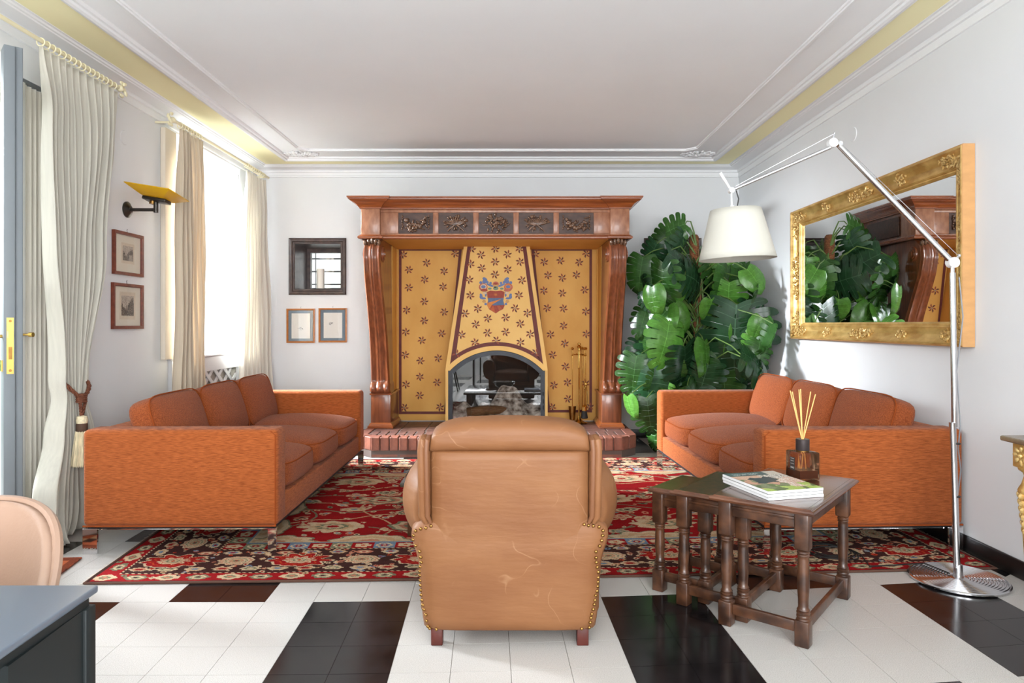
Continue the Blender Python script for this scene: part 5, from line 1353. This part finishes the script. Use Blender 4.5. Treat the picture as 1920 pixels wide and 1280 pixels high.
# ================================================================== GILDED MIRROR on the right wall
y0, y1, z0, z1 = 3.44, 5.576, 1.05, 2.078
mi = thing('mirror', 'large rectangular mirror in ornate gilded frame on the right wall', 'mirror', (XR, (y0+y1)/2, z0))
def gsweep(prof):
    t = MB().sweep([(y0, z0), (y1, z0), (y1, z1), (y0, z1)], prof, 1, closed=True)     # plan = (y, z), "z" of the profile = depth from wall
    return MB().add([(XR-.0015-p[2], p[0], p[1]) for p in t.v], t.f)
obj('frame_side', gsweep([(.0005, 0), (.0005, .060), (.006, .064), (.006, 0)]), 'frame_side', mi, world=True)
gp = [(.006, .0635), (.012, .066), (.018, .064), (.021, .058)]
gp += [(.021+.075*k/8, .058-.034*math.sin(PI/2*k/8)**.8) for k in range(1, 9)]
gp += [(.100, .027), (.106, .024), (.110, .018), (.116, .020), (.122, .017), (.128, .010), (.130, .004)]
fro = obj('frame', gsweep(gp), 'gold_leaf', mi, world=True, smooth=True, angle=28)
obj('glass', MB().box((XR-.0075, y0+.125, z0+.125), (XR-.003, y1-.125, z1-.125)), 'mirror_glass', mi, world=True)
def orn(yc, zc, hy, hz, seed, n=70):
    rr = random.Random(seed); mb = MB()
    for k in range(n):
        a = rr.uniform(0, 2*PI); q = rr.random()**.55; y = yc+math.cos(a)*hy*q; z = zc+math.sin(a)*hz*q
        e = min(y-y0, y1-y, z-z0, z1-z); e = max(.02, min(.098, e)); f = (e-.021)/.075; dpt = .058-.034*max(0, math.sin(PI/2*max(0, min(1, f))))**.8
        mb.ell((XR-dpt-.004-rr.uniform(0, .006), y, z), (.006, rr.uniform(.008, .016), rr.uniform(.005, .008)), (rr.uniform(0, PI), 0, 0), 6, 4)
    obj('ornament', mb, 'gold_bright', fro, world=True, smooth=True)
e = .058; s_ = 30
for zc in (z0+e, z1-e):
    for yc, s in ((y0+e, 1), (y1-e, -1)):
        orn(yc+s*.07, zc, .11, .033, s_, 60); s_ += 1
        orn(yc, zc+(.07 if zc < 1.5 else -.07), .033, .10, s_, 50); s_ += 1
    ym = (y0+y1)/2; orn(ym, zc, .16, .030, s_, 80); orn(ym-.48, zc, .06, .03, s_+1, 34); orn(ym+.48, zc, .06, .03, s_+2, 34); s_ += 3
for yc in (y0+e, y1-e): orn(yc, (z0+z1)/2, .030, .20, s_, 90); s_ += 1

# ================================================================== FRAMED PRINTS
def pic_left(label, yc, zc, wy, hz, img_w, img_h, seed, dark):
    t = thing('framed_print', label, 'picture', (XL, yc, zc), 0, 'small framed prints on the window wall')
    fw = .022; path = [(yc-wy/2, zc-hz/2), (yc+wy/2, zc-hz/2), (yc+wy/2, zc+hz/2), (yc-wy/2, zc+hz/2)]
    q = MB().sweep(path, [(0, .001), (0, .022), (fw*.8, .022), (fw, .016), (fw, .001)], 1, closed=True)
    obj('frame', MB().add([(XL+p[2], p[0], p[1]) for p in q.v], q.f), 'frame_red', t, world=True)
    obj('mount', MB().box((XL+.002, yc-wy/2+fw-.002, zc-hz/2+fw-.002), (XL+.008, yc+wy/2-fw+.002, zc+hz/2-fw+.002)), 'mount_cream', t, world=True)
    a, b = img_w/2, img_h/2; zc2 = zc+.004
    obj('sheet', MB().box((XL+.008, yc-a*1.25, zc2-b*1.38), (XL+.0088, yc+a*1.25, zc2+b*1.38)), 'paper_old', t, world=True)
    rr = np.random.RandomState(seed); g = MB(); n1, n2 = 28, 24
    hill = rr.rand(n1)*.25+.45+.2*np.sin(np.arange(n1)/n1*6+seed)
    for i in range(n1):
        for j in range(n2):
            v = j/n2; k_ = rr.rand()
            lum = (150+50*k_) if v > hill[i] else (48+90*k_ if dark else 66+90*k_*(1.2-v))
            if not dark and abs(i/n1-.75) < .15 and v < .4: lum = 140+40*k_
            g.col = S(lum, lum*.95, lum*.88)
            ya, yb_ = yc-a+2*a*i/n1, yc-a+2*a*(i+1)/n1; za, zb_ = zc2-b+2*b*j/n2, zc2-b+2*b*(j+1)/n2
            g.add([(XL+.0093, ya, za), (XL+.0093, yb_, za), (XL+.0093, yb_, zb_), (XL+.0093, ya, zb_)], [(0, 1, 2, 3)])
    obj('engraving', g, 'print', t, world=True, col=True)
    obj('hook', MB().tube([(XL+.004, yc, zc+hz/2), (XL+.004, yc-.004, zc+hz/2+.02), (XL+.004, yc+.006, zc+hz/2+.024)], .0016, 5), 'iron_bar', t, world=True)
    obj('glass', MB().box((XL+.0125, yc-wy/2+fw, zc-hz/2+fw), (XL+.0135, yc+wy/2-fw, zc+hz/2-fw)), 'picture_glass', t, world=True)
pic_left('upper of two red-framed landscape engravings on the window wall', 4.66, 1.644, .355, .292, .125, .10, 3, False)
pic_left('lower of two red-framed engravings on the window wall', 4.655, 1.288, .365, .307, .15, .135, 9, True)
def pic_back(label, x0, x1, z0_, z1_, seed):
    t = thing('framed_print', label, 'picture', ((x0+x1)/2, YB, (z0_+z1_)/2), 0, 'small framed prints on the fireplace wall')
    fw = .018
    q = MB().sweep([(x0, z0_), (x1, z0_), (x1, z1_), (x0, z1_)], [(0, .001), (0, .018), (fw*.6, .020), (fw, .012), (fw, .001)], 1, closed=True)
    obj('frame', MB().add([(p[0], YB-p[2], p[1]) for p in q.v], q.f), 'frame_orange', t, world=True)
    obj('mount', MB().box((x0+fw-.002, YB-.006, z0_+fw-.002), (x1-fw+.002, YB-.002, z1_-fw+.002)), 'mount_blue', t, world=True)
    obj('sheet', MB().box((x0+.05, YB-.0068, z0_+.045), (x1-.05, YB-.006, z1_-.048)), 'paper_pale', t, world=True)
    rr = random.Random(seed); g = MB(); xc, zc = (x0+x1)/2-.005, (z0_+z1_)/2+(.02 if seed == 2 else -.03)
    for k in range(26):
        a = rr.uniform(-.03, .03); b = rr.uniform(-.016, .016)*(1 if seed == 1 else 1-abs(a)*20); g.col = S(*([rr.randint(110, 190)]*3))
        if seed == 2: a *= .55; xc2 = xc-.02
        else: xc2 = xc
        l = rr.uniform(.004, .011); g.add([(xc2+a-l, YB-.0072, zc+b), (xc2+a+l, YB-.0072, zc+b+rr.uniform(-.006, .006)), (xc2+a+l*.6, YB-.0072, zc+b+.0025)], [(0, 1, 2)])
    obj('drawing', g, 'print', t, world=True, col=True)
    obj('glass', MB().box((x0+fw, YB-.0110, z0_+fw), (x1-fw, YB-.0100, z1_-fw)), 'picture_glass', t, world=True)
    obj('hook', MB().tube([((x0+x1)/2, YB-.004, z1_), ((x0+x1)/2-.004, YB-.004, z1_+.016), ((x0+x1)/2+.005, YB-.004, z1_+.02)], .0014, 5), 'iron_bar', t, world=True)
pic_back('left small blue-mounted print under the wooden niche', -2.318, -2.027, .975, 1.327, 1)
pic_back('right small blue-mounted print under the wooden niche', -1.988, -1.697, .980, 1.333, 2)
# candle in the niche
cy_ = 7.20; cxn = FX(601, cy_); cz = 1.528
pl_ = obj('candle_plate', MB().lathe([(0, cz+.0005), (.05, cz+.0005), (.105, cz+.008), (.108, cz+.011), (.05, cz+.006), (0, cz+.006)], (cxn, cy_), 28, cap=False), 'bowl_metal', smooth=True)
tag(pl_, 'small dish under the candle in the wooden niche', 'dish')
cd = thing('candle', 'thick white pillar candle inside the wooden niche', 'candle', (cxn, cy_, cz+.006))
obj('wax', MB().lathe([(.040, cz+.007), (.041, cz+.012), (.040, cz+.215), (.036, cz+.222), (.030, cz+.210), (.0, cz+.205)], (cxn, cy_), 24, cap=False), 'candle_wax', cd, world=True, smooth=True)
obj('wick', MB().cyl((cxn, cy_, cz+.20), (cxn+.003, cy_, cz+.222), .0015, n=6), 'cable_black', cd, world=True)
# round blank covers on the walls
for x, nx_, px, py, lab in ((XL, 1, 233, 258, 'painted over round cover plate high above the framed engravings'), (XR, -1, 1600, 252, 'painted over oval cover plate high above the mirror')):
    Y = abs(x)*FPX/abs(px-960); z = CAMZ-(py-608)*Y/FPX
    o = obj('cover_plate', MB().cyl((x, Y, z), (x+nx_*.004, Y, z), .05, .046, 28), 'wall_paint', smooth=True, angle=30); tag(o, lab, 'cover plate')

# ================================================================== WALL LAMP
sy, sz = 4.66, 1.948
wl = thing('wall_lamp', 'yellow glass wall lamp on a dark metal arm above the engravings', 'wall lamp', (XL, sy, sz))
obj('wall_plate', MB().lathe([(0, 0), (.055, 0), (.055, .008), (.022, .030), (0, .030)], (0, 0), 28, Matrix.Translation((XL+.001, sy, sz)) @ Matrix.Rotation(PI/2, 4, 'Y'), cap=False), 'sconce_metal', wl, world=True, smooth=True, angle=30)
obj('arm', MB().cyl((XL+.025, sy, sz), (XL+.225, sy-.03, sz-.006), .0115, n=16), 'sconce_metal', wl, world=True, smooth=True)
obj('upright', MB().cyl((XL+.215, sy-.03, sz-.025), (XL+.215, sy-.03, sz+.045), .015, n=16), 'sconce_metal', wl, world=True, smooth=True)
Mh = Matrix.Translation((XL+.215, sy-.03, sz+.058)) @ Matrix.Rotation(math.radians(9), 4, 'Y') @ Matrix.Rotation(math.radians(-6), 4, 'X')
obj('holder', MB().box((-.075, -.045, -.010), (.085, .045, .012), Mh), 'sconce_metal', wl, world=True, bevel=.005)
obj('socket', MB().cyl(Mh @ Vector((-.02, 0, -.03)), Mh @ Vector((-.02, 0, 0)), .02, n=14), 'brass_aged', wl, world=True, smooth=True)
gl = MB(); A = [(-.075, -.07), (.085, -.07), (.085, .07), (-.075, .07)]; B = [(-.155, -.15), (.150, -.15), (.150, .15), (-.155, .15)]
gl.add([(*p, .013) for p in A]+[(*p, .058) for p in B], [(0, 1, 2, 3), (0, 1, 5, 4), (1, 2, 6, 5), (2, 3, 7, 6), (3, 0, 4, 7)], Mh)
obj('glass_dish', gl, 'sconce_glass', wl, world=True, solid=.006, bevel=.01)

# ================================================================== BLACK TABLE + LEATHER CHAIR + GILDED CONSOLE at the frame edges
bt = thing('dining_table', 'matt black table corner at the lower left edge', 'table', (-1.2, .4, 0))
tq = [(-.610, -.3), (-.672, 1.11), (-2.05, 1.11), (-2.05, -.3)]
zt = .742
obj('table_top', MB().prism(tq, zt-.012, zt, lambda a, b, h: (a, b, h)), 'table_top_sheen', bt, world=True, bevel=.003)
tq2 = inset(tq, .010)
obj('underframe', MB().prism(tq2, zt-.030, zt-.012, lambda a, b, h: (a, b, h)), 'black_panel', bt, world=True)
for x, y in ((-.688, 1.095), (-2.03, 1.095), (-2.03, -.28), (-.628, -.28)):
    obj('leg', MB().box((x-.013, y-.013, 0), (x+.013, y+.013, zt-.03)), 'black_panel', bt, world=True, bevel=.002)
obj('end_panel', MB().prism([(-.680, 1.083), (-.668, .905), (-.680, .905), (-.692, 1.083)], .02, zt-.03, lambda a, b, h: (a, b, h)), 'black_panel', bt, world=True)
ccx = -1.172
cc_ = thing('dining_chair', 'beige stitched leather shell chair behind the black table', 'chair', (ccx, 1.30, 0))
def shell(r_, t, lift=0.0):
    """disc mapped to the back shell: r 0..1 from the middle to the rim, t round it"""
    c, s2 = math.cos(t), math.sin(t); k_ = 2.9; q = (abs(c)**k_+abs(s2)**k_)**(1/k_)
    x, v = c/q*r_, s2/q*r_
    w_ = .245+.022*v-.03*max(0, -v)**2
    z = .590+.175*v-(.018*x*x if v > 0 else 0)
    y = 1.50-.16*x*x+.05*v-lift*.9
    return (ccx+w_*x, y, z)
sb = MB().grid(lambda a, v: shell(v, 2*PI*a), 64, 14, wrapu=True)
sh_ = obj('shell', sb, 'pink_leather', cc_, world=True, smooth=True, angle=180, solid=.02)
weld(sh_)
obj('rim_piping', MB().tube([Vector(shell(1.0, t))+Vector((0, .008, 0)) for t in np.linspace(0, 2*PI, 81)[:-1]], .011, 8, closed=True), 'pink_leather', sh_, world=True, smooth=True)
stc = MB()
for k in range(260):
    p = Vector(shell(.93, 2*PI*k/260, .013)); q = Vector(shell(.93, 2*PI*(k+.55)/260, .013)); stc.cyl(p, q, .0014, n=5)
obj('stitching', stc, 'pink_stitch', sh_, world=True, kind='stuff')
weld(obj('seat', cushion(.245, .24, .04, .02, Matrix.Translation((ccx, 1.24, .445)), k=4), 'pink_leather', cc_, world=True))
for sx in (-1, 1):
    for s2 in (-1, 1): obj('leg', MB().cyl((ccx+sx*.14, 1.24+s2*.13, .42), (ccx+sx*.23, 1.24+s2*.2, 0), .014, .010, 12), 'black_panel', cc_, world=True, smooth=True)
cn = thing('console_table', 'gilded console table with tapered leg at the right edge', 'console table', (2.08, 2.1, 0))
zt = .738
obj('top', MB().box((1.856, 1.30, zt-.014), (XR-.004, 2.60, zt+.006)), 'marble_top', cn, world=True, bevel=.006)
for x, y in ((1.938, 2.535), (1.938, 1.38), (2.27, 2.535), (2.27, 1.38)):
    lg_ = obj('leg', MB().lathe([(.016, .03), (.024, .05), (.026, .07), (.018, .085), (.026, .10), (.023, .13), (.030, .30), (.042, .52), (.050, .545), (.046, .555), (.038, .57), (.030, .60), (.034, .612), (.048, .622), (.050, .632)], (x, y), 24), 'gold_leaf', cn, world=True, smooth=True, angle=50)
    obj('foot', MB().lathe([(.014, 0), (.017, .006), (.019, .02), (.016, .034)], (x, y), 18), 'console_red', lg_, world=True, smooth=True)
    obj('corner_block', MB().box((x-.046, y-.046, .63), (x+.046, y+.046, zt-.014)), 'gold_leaf', cn, world=True, bevel=.003)
    fl_ = MB()
    for k in range(8):
        a = k*PI/4; fl_.ell((x+.028*math.cos(a), y-.048, .677+.026*math.sin(a)), (.014, .006, .009), (0, -a, 0), 7, 5); fl_.ell((x-.048, y+.028*math.cos(a), .677+.026*math.sin(a)), (.006, .014, .009), (a, 0, 0), 7, 5)
    fl_.sphere((x, y-.05, .677), .010, 8, 6); fl_.sphere((x-.05, y, .677), .010, 8, 6)
    obj('rosette', fl_, 'gold_bright', lg_, world=True, smooth=True)
    hk = MB()
    for k in range(6):
        a = k*PI/3
        for q in range(6): hk.ell((x+(.048-.003*q)*math.cos(a), y+(.048-.003*q)*math.sin(a), .525-.026*q), (.010, .010, .014), (0, 0, 0), 6, 5)
    obj('husk_carving', hk, 'gold_bright', lg_, world=True, smooth=True)
for a, b in (((1.984, 2.50, .635), (2.224, 2.57, zt-.014)), ((1.90, 1.43, .635), (1.975, 2.49, zt-.014)), ((1.984, 1.345, .635), (2.224, 1.415, zt-.014))): obj('apron', MB().box(a, b), 'gold_leaf', cn, world=True, bevel=.003)

# ================================================================== MONSTERA
pcx, pcy = 1.745, 6.36
pt_ = thing('plant_pot', 'round woven-look planter behind the right sofa', 'planter', (pcx, pcy, 0))
obj('body', MB().lathe([(0, .001), (.17, .001), (.20, .02), (.235, .25), (.245, .40), (.25, .43), (.235, .435), (.225, .40), (0, .39)], (pcx, pcy), 36, cap=False), 'pot_terracotta', pt_, world=True, smooth=True, angle=40)
obj('soil', MB().cyl((pcx, pcy, .385), (pcx, pcy, .40), .222, n=28), 'soil', pt_, world=True)
mo_ = thing('monstera_plant', 'tall leafy green monstera climbing a fibre pole in the corner', 'plant', (pcx, pcy, .40))
pole_top = P(1301, 440, pcy)
obj('moss_pole', MB().tube([(pcx-.03, pcy, .39), (FX(1312, pcy), pcy, 1.0), (FX(1303, pcy), pcy, 1.6), (pole_top[0], pcy, pole_top[2]-.02), (pole_top[0], pcy, pole_top[2])], [.05, .05, .047, .045, .03], 14), 'pole_fibre', mo_, world=True, smooth=True)
def leaf_mesh(split, nl, seed, dark):
    """heart-shaped leaf, base at the origin, tip towards -Z, facing -Y, unit length"""
    rr = random.Random(seed); mb = MB()
    g0 = S(56, 98, 42) if dark == 0 else (S(88, 144, 56) if dark == 1 else S(38, 74, 44))
    rib = tuple(min(1, c*1.9+.03) for c in g0)
    W = .50
    def wid(t): return W*max(0.0, math.sin(PI*min(1, (t*.80+.2))))**.75*(1-.18*t)
    def pt(t, q, s):
        rot = 1.05-1.75*t; w_ = wid(t)*q
        return (s*w_*math.cos(rot*.55), -.05+.26*t*t+.24*q*q*(.6+.4*t)-.09*q+.02*math.sin(9*t+5*q)*q, -t*.84-.02+w_*.62*math.sin(rot)-.06*q*q)
    QS = [(0, 1), (.18, 1), (.38, 1), (.52, .86), (.68, .83), (.84, .78), (.94, .60), (1.0, .28)]
    for s in (-1, 1):
        for i in range(nl):
            tc, hw_ = (i+.5)/nl, .5/nl; ln_ = 1 if not split else rr.uniform(.90, 1.06)
            v_ = rr.uniform(.92, 1.08); vs = []
            for q, h_ in QS:
                h2 = 1-(1-h_)*split*(1 if q <= .96 else .95)
                if not split: h2 = 1
                for sg in (-1, 1): vs.append(pt(tc+sg*hw_*h2, q*(ln_ if q > .4 else 1), s))
            mb.col = tuple(c*v_ for c in g0)
            mb.add(vs, [(2*k, 2*k+1, 2*k+3, 2*k+2) for k in range(len(QS)-1)])
    mb.col = rib
    mr = [pt(t, 0, 1) for t in np.linspace(0, 1, 6)]
    for (p, q_), wd in zip(zip(mr, mr[1:]), (.009, .008, .007, .005, .003)):
        mb.add([(-wd, p[1]-.006, p[2]), (wd, p[1]-.006, p[2]), (wd*.8, q_[1]-.006, q_[2]), (-wd*.8, q_[1]-.006, q_[2])], [(0, 1, 2, 3)])
    for s in (-1, 1):
        for i in range(nl):
            v5 = [pt((i+.5)/nl, q, s) for q in (0, .3, .6, .85)]
            for (p, q_), wd in zip(zip(v5, v5[1:]), (.004, .003, .002)):
                mb.add([(p[0], p[1]-.005, p[2]+wd), (p[0], p[1]-.005, p[2]-wd), (q_[0], q_[1]-.005, q_[2]-wd*.7), (q_[0], q_[1]-.005, q_[2]+wd*.7)], [(0, 1, 2, 3)])
    me = mb.mesh('leaf', False, 60, None, True)
    bm = bmesh.new(); bm.from_mesh(me); bmesh.ops.remove_doubles(bm, verts=bm.verts, dist=2e-4); bm.to_mesh(me); bm.free()
    me.polygons.foreach_set('use_smooth', [True]*len(me.polygons)); return me
LM = [leaf_mesh(1.0, 7, 1, 0), leaf_mesh(1.0, 7, 2, 2), leaf_mesh(.8, 6, 3, 1), leaf_mesh(0, 6, 4, 1), leaf_mesh(.3, 6, 5, 0), leaf_mesh(1.1, 8, 6, 2)]
# px, py of leaf middle, length px, tip angle (deg, 0 = down, + = to the right), depth, variant, yaw, pitch
LV = [(1257,432,62,-70,6.30,0,10,25),(1272,466,62,-20,6.24,1,20,10),(1201,512,66,-10,6.25,4,-40,0),(1244,462,60,-30,6.32,0,-25,20),(1281,500,92,60,6.14,1,5,25),(1305,528,88,75,6.22,5,15,15),(1243,530,82,-10,6.12,0,-20,-10),
      (1225,561,50,5,6.02,3,-10,0),(1212,545,60,-5,6.25,1,-55,0),(1255,572,66,20,6.20,4,25,5),(1206,602,58,-15,6.22,0,-45,10),(1247,640,84,-18,6.00,2,-12,5),(1270,597,54,30,6.12,3,20,0),(1204,640,56,-5,6.28,4,-50,0),
      (1189,702,76,-8,6.15,0,-35,5),(1181,762,42,5,6.02,3,-30,0),(1218,716,92,-5,6.10,1,-20,0),(1217,778,70,8,6.05,0,-30,-5),(1280,690,96,15,6.08,5,10,0),(1323,668,62,-5,6.05,3,15,5),(1366,560,68,-5,6.10,2,8,5),(1331,580,44,10,6.08,3,10,0),
      (1361,512,64,15,6.30,2,30,0),(1388,518,56,-5,6.32,4,45,0),(1409,566,76,20,6.30,0,45,10),(1378,640,148,-4,5.98,5,3,8),(1440,632,62,25,6.20,0,60,0),(1424,690,112,55,6.05,1,20,25),(1358,706,86,0,6.10,0,10,-5),(1318,716,80,-15,6.12,1,-5,0),
      (1260,712,82,-10,6.14,0,-15,0),(1232,604,60,-40,6.15,4,-30,10),(1410,655,80,15,6.22,1,35,10),(1334,512,66,35,6.30,0,25,10),(1340,640,80,-10,6.32,5,0,0),(1232,660,80,5,6.30,1,-20,0),
      (1400,600,80,10,6.34,1,20,0),(1240,750,80,0,6.25,5,-10,0),(1380,720,90,20,6.25,1,15,5),(1440,715,70,40,6.22,5,35,10),(1222,480,56,-30,6.36,1,-40,10),(1200,670,64,-5,6.34,5,-30,0),
      (1345,740,84,5,6.18,5,0,10),(1300,735,80,-10,6.20,1,-10,8),(1228,820,50,0,6.15,4,-20,0),(1418,610,66,30,6.40,5,50,0),(1270,520,70,-35,6.36,5,-20,15)]
def place_leaf(M4, mesh_i, base, src):
    mxx = max((M4 @ v.co).x for v in LM[mesh_i].vertices); dxw = min(0, XR-.015-mxx); M4 = Matrix.Translation((dxw, 0, 0)) @ M4
    mxy = max((M4 @ v.co).y for v in LM[mesh_i].vertices); M4 = Matrix.Translation((0, min(0, YB-.02-mxy), 0)) @ M4; base = M4 @ Vector((0, -.02, -.02))
    o = bpy.data.objects.new('leaf', LM[mesh_i]); COL.objects.link(o); o.parent = mo_
    o.matrix_basis = Matrix.Translation((-pcx, -pcy, -.40)) @ M4
    st_ = Vector(src); b_ = Vector(base); mid = (st_+b_)/2+Vector((0, 0, .10+.1*(b_-st_).length))
    obj('petiole', MB().tube([st_, st_*.6+mid*.4+Vector((0, 0, .03)), mid, mid*.35+b_*.65+Vector((0, 0, .02)), b_], [.008, .007, .006, .005, .005], 6), 'stem_green', mo_, world=True, smooth=True)
for me in LM: me.materials.append(MATS['leaf_green'])
for px, py, ln, an, Y, vi, yw, pi_ in LV:
    Y = min(Y, 2.25*FPX/(px+.42*ln-960)) if px > 1330 else Y
    Lm = ln*Y/FPX*1.06; c_ = Vector(P(px, py, Y)); a = math.radians(an)
    ln *= .92; yw += 34*math.sin(px*1.7+py); pi_ += 14*math.sin(px*.9-py*1.3)
    dirv = Vector((math.sin(a), 0, -math.cos(a)))
    Rm = Matrix.Rotation(math.radians(yw), 4, 'Z') @ Matrix.Rotation(math.radians(-pi_), 4, 'X') @ Matrix.Rotation(-a, 4, 'Y')
    M4 = Rm @ Matrix.Scale(Lm*1.08, 4)
    off = M4 @ Vector((0, .03, -.42)); M4 = Matrix.Translation(c_-off) @ M4
    base = M4 @ Vector((0, 0, 0))
    zz = max(.55, min(1.9, base.z-.10)); place_leaf(M4, vi, base, (pcx-.05+.03*math.sin(px), pcy-.04, zz))
rr = random.Random(5)
for k in range(22):
    LV2 = (rr.uniform(1195, 1425), rr.uniform(470, 740), rr.uniform(34, 56), rr.uniform(-40, 40), rr.uniform(6.0, 6.25), rr.choice((0, 2, 3, 4, 1)), rr.uniform(-60, 60), rr.uniform(-10, 30))
    px, py, ln, an, Y, vi, yw, pi_ = LV2
    if 1285 < px < 1330 and 520 < py < 660: continue
    Y = min(Y, 2.2*FPX/(px+.5*ln-960)); a = math.radians(an)
    M4 = Matrix.Rotation(math.radians(yw), 4, 'Z') @ Matrix.Rotation(math.radians(-pi_), 4, 'X') @ Matrix.Rotation(-a, 4, 'Y') @ Matrix.Scale(ln*Y/FPX*1.1, 4)
    M4 = Matrix.Translation(Vector(P(px, py, Y))-(M4 @ Vector((0, .03, -.42)))) @ M4; base = M4 @ Vector((0, 0, 0))
    place_leaf(M4, vi, base, (pcx-.05, pcy-.04, max(.55, min(1.9, base.z-.1))))
rr = random.Random(77)
for k in range(26):        # foliage on the wall side, seen in the mirror
    a = rr.uniform(-.35*PI, .75*PI); z = rr.uniform(.75, 1.95); rd = rr.uniform(.14, .36)
    base = Vector((min(XR-.28, pcx+rd*math.cos(a)), min(YB-.25, pcy+rd*math.sin(a)*.8), z))
    M4 = Matrix.Translation(base) @ Matrix.Rotation(a+PI/2+rr.uniform(-.5, .5), 4, 'Z') @ Matrix.Rotation(rr.uniform(-.7, .1), 4, 'X') @ Matrix.Rotation(rr.uniform(-.4, .4), 4, 'Y') @ Matrix.Scale(rr.uniform(.24, .40), 4)
    place_leaf(M4, rr.choice((0, 1, 2, 5, 4)), base, (pcx, pcy, max(.5, z-.15)))
for k in range(7):
    a = k*.9; st_ = MB().tube([(pcx+.09*math.cos(a), pcy+.09*math.sin(a)-.03, .40), (pcx+.05*math.cos(a+.5)-.02, pcy-.055+.03*math.sin(a), .8), (FX(1312, pcy)+.035*math.cos(a+1), pcy-.05+.015*math.sin(k), 1.2), (FX(1303, pcy)+.04*math.cos(a+2), pcy-.045, 1.5+.06*k)], [.013, .012, .010, .006], 8)
    obj('stem', st_, 'stem_green' if k % 2 else 'stem_brown', mo_, world=True, smooth=True)
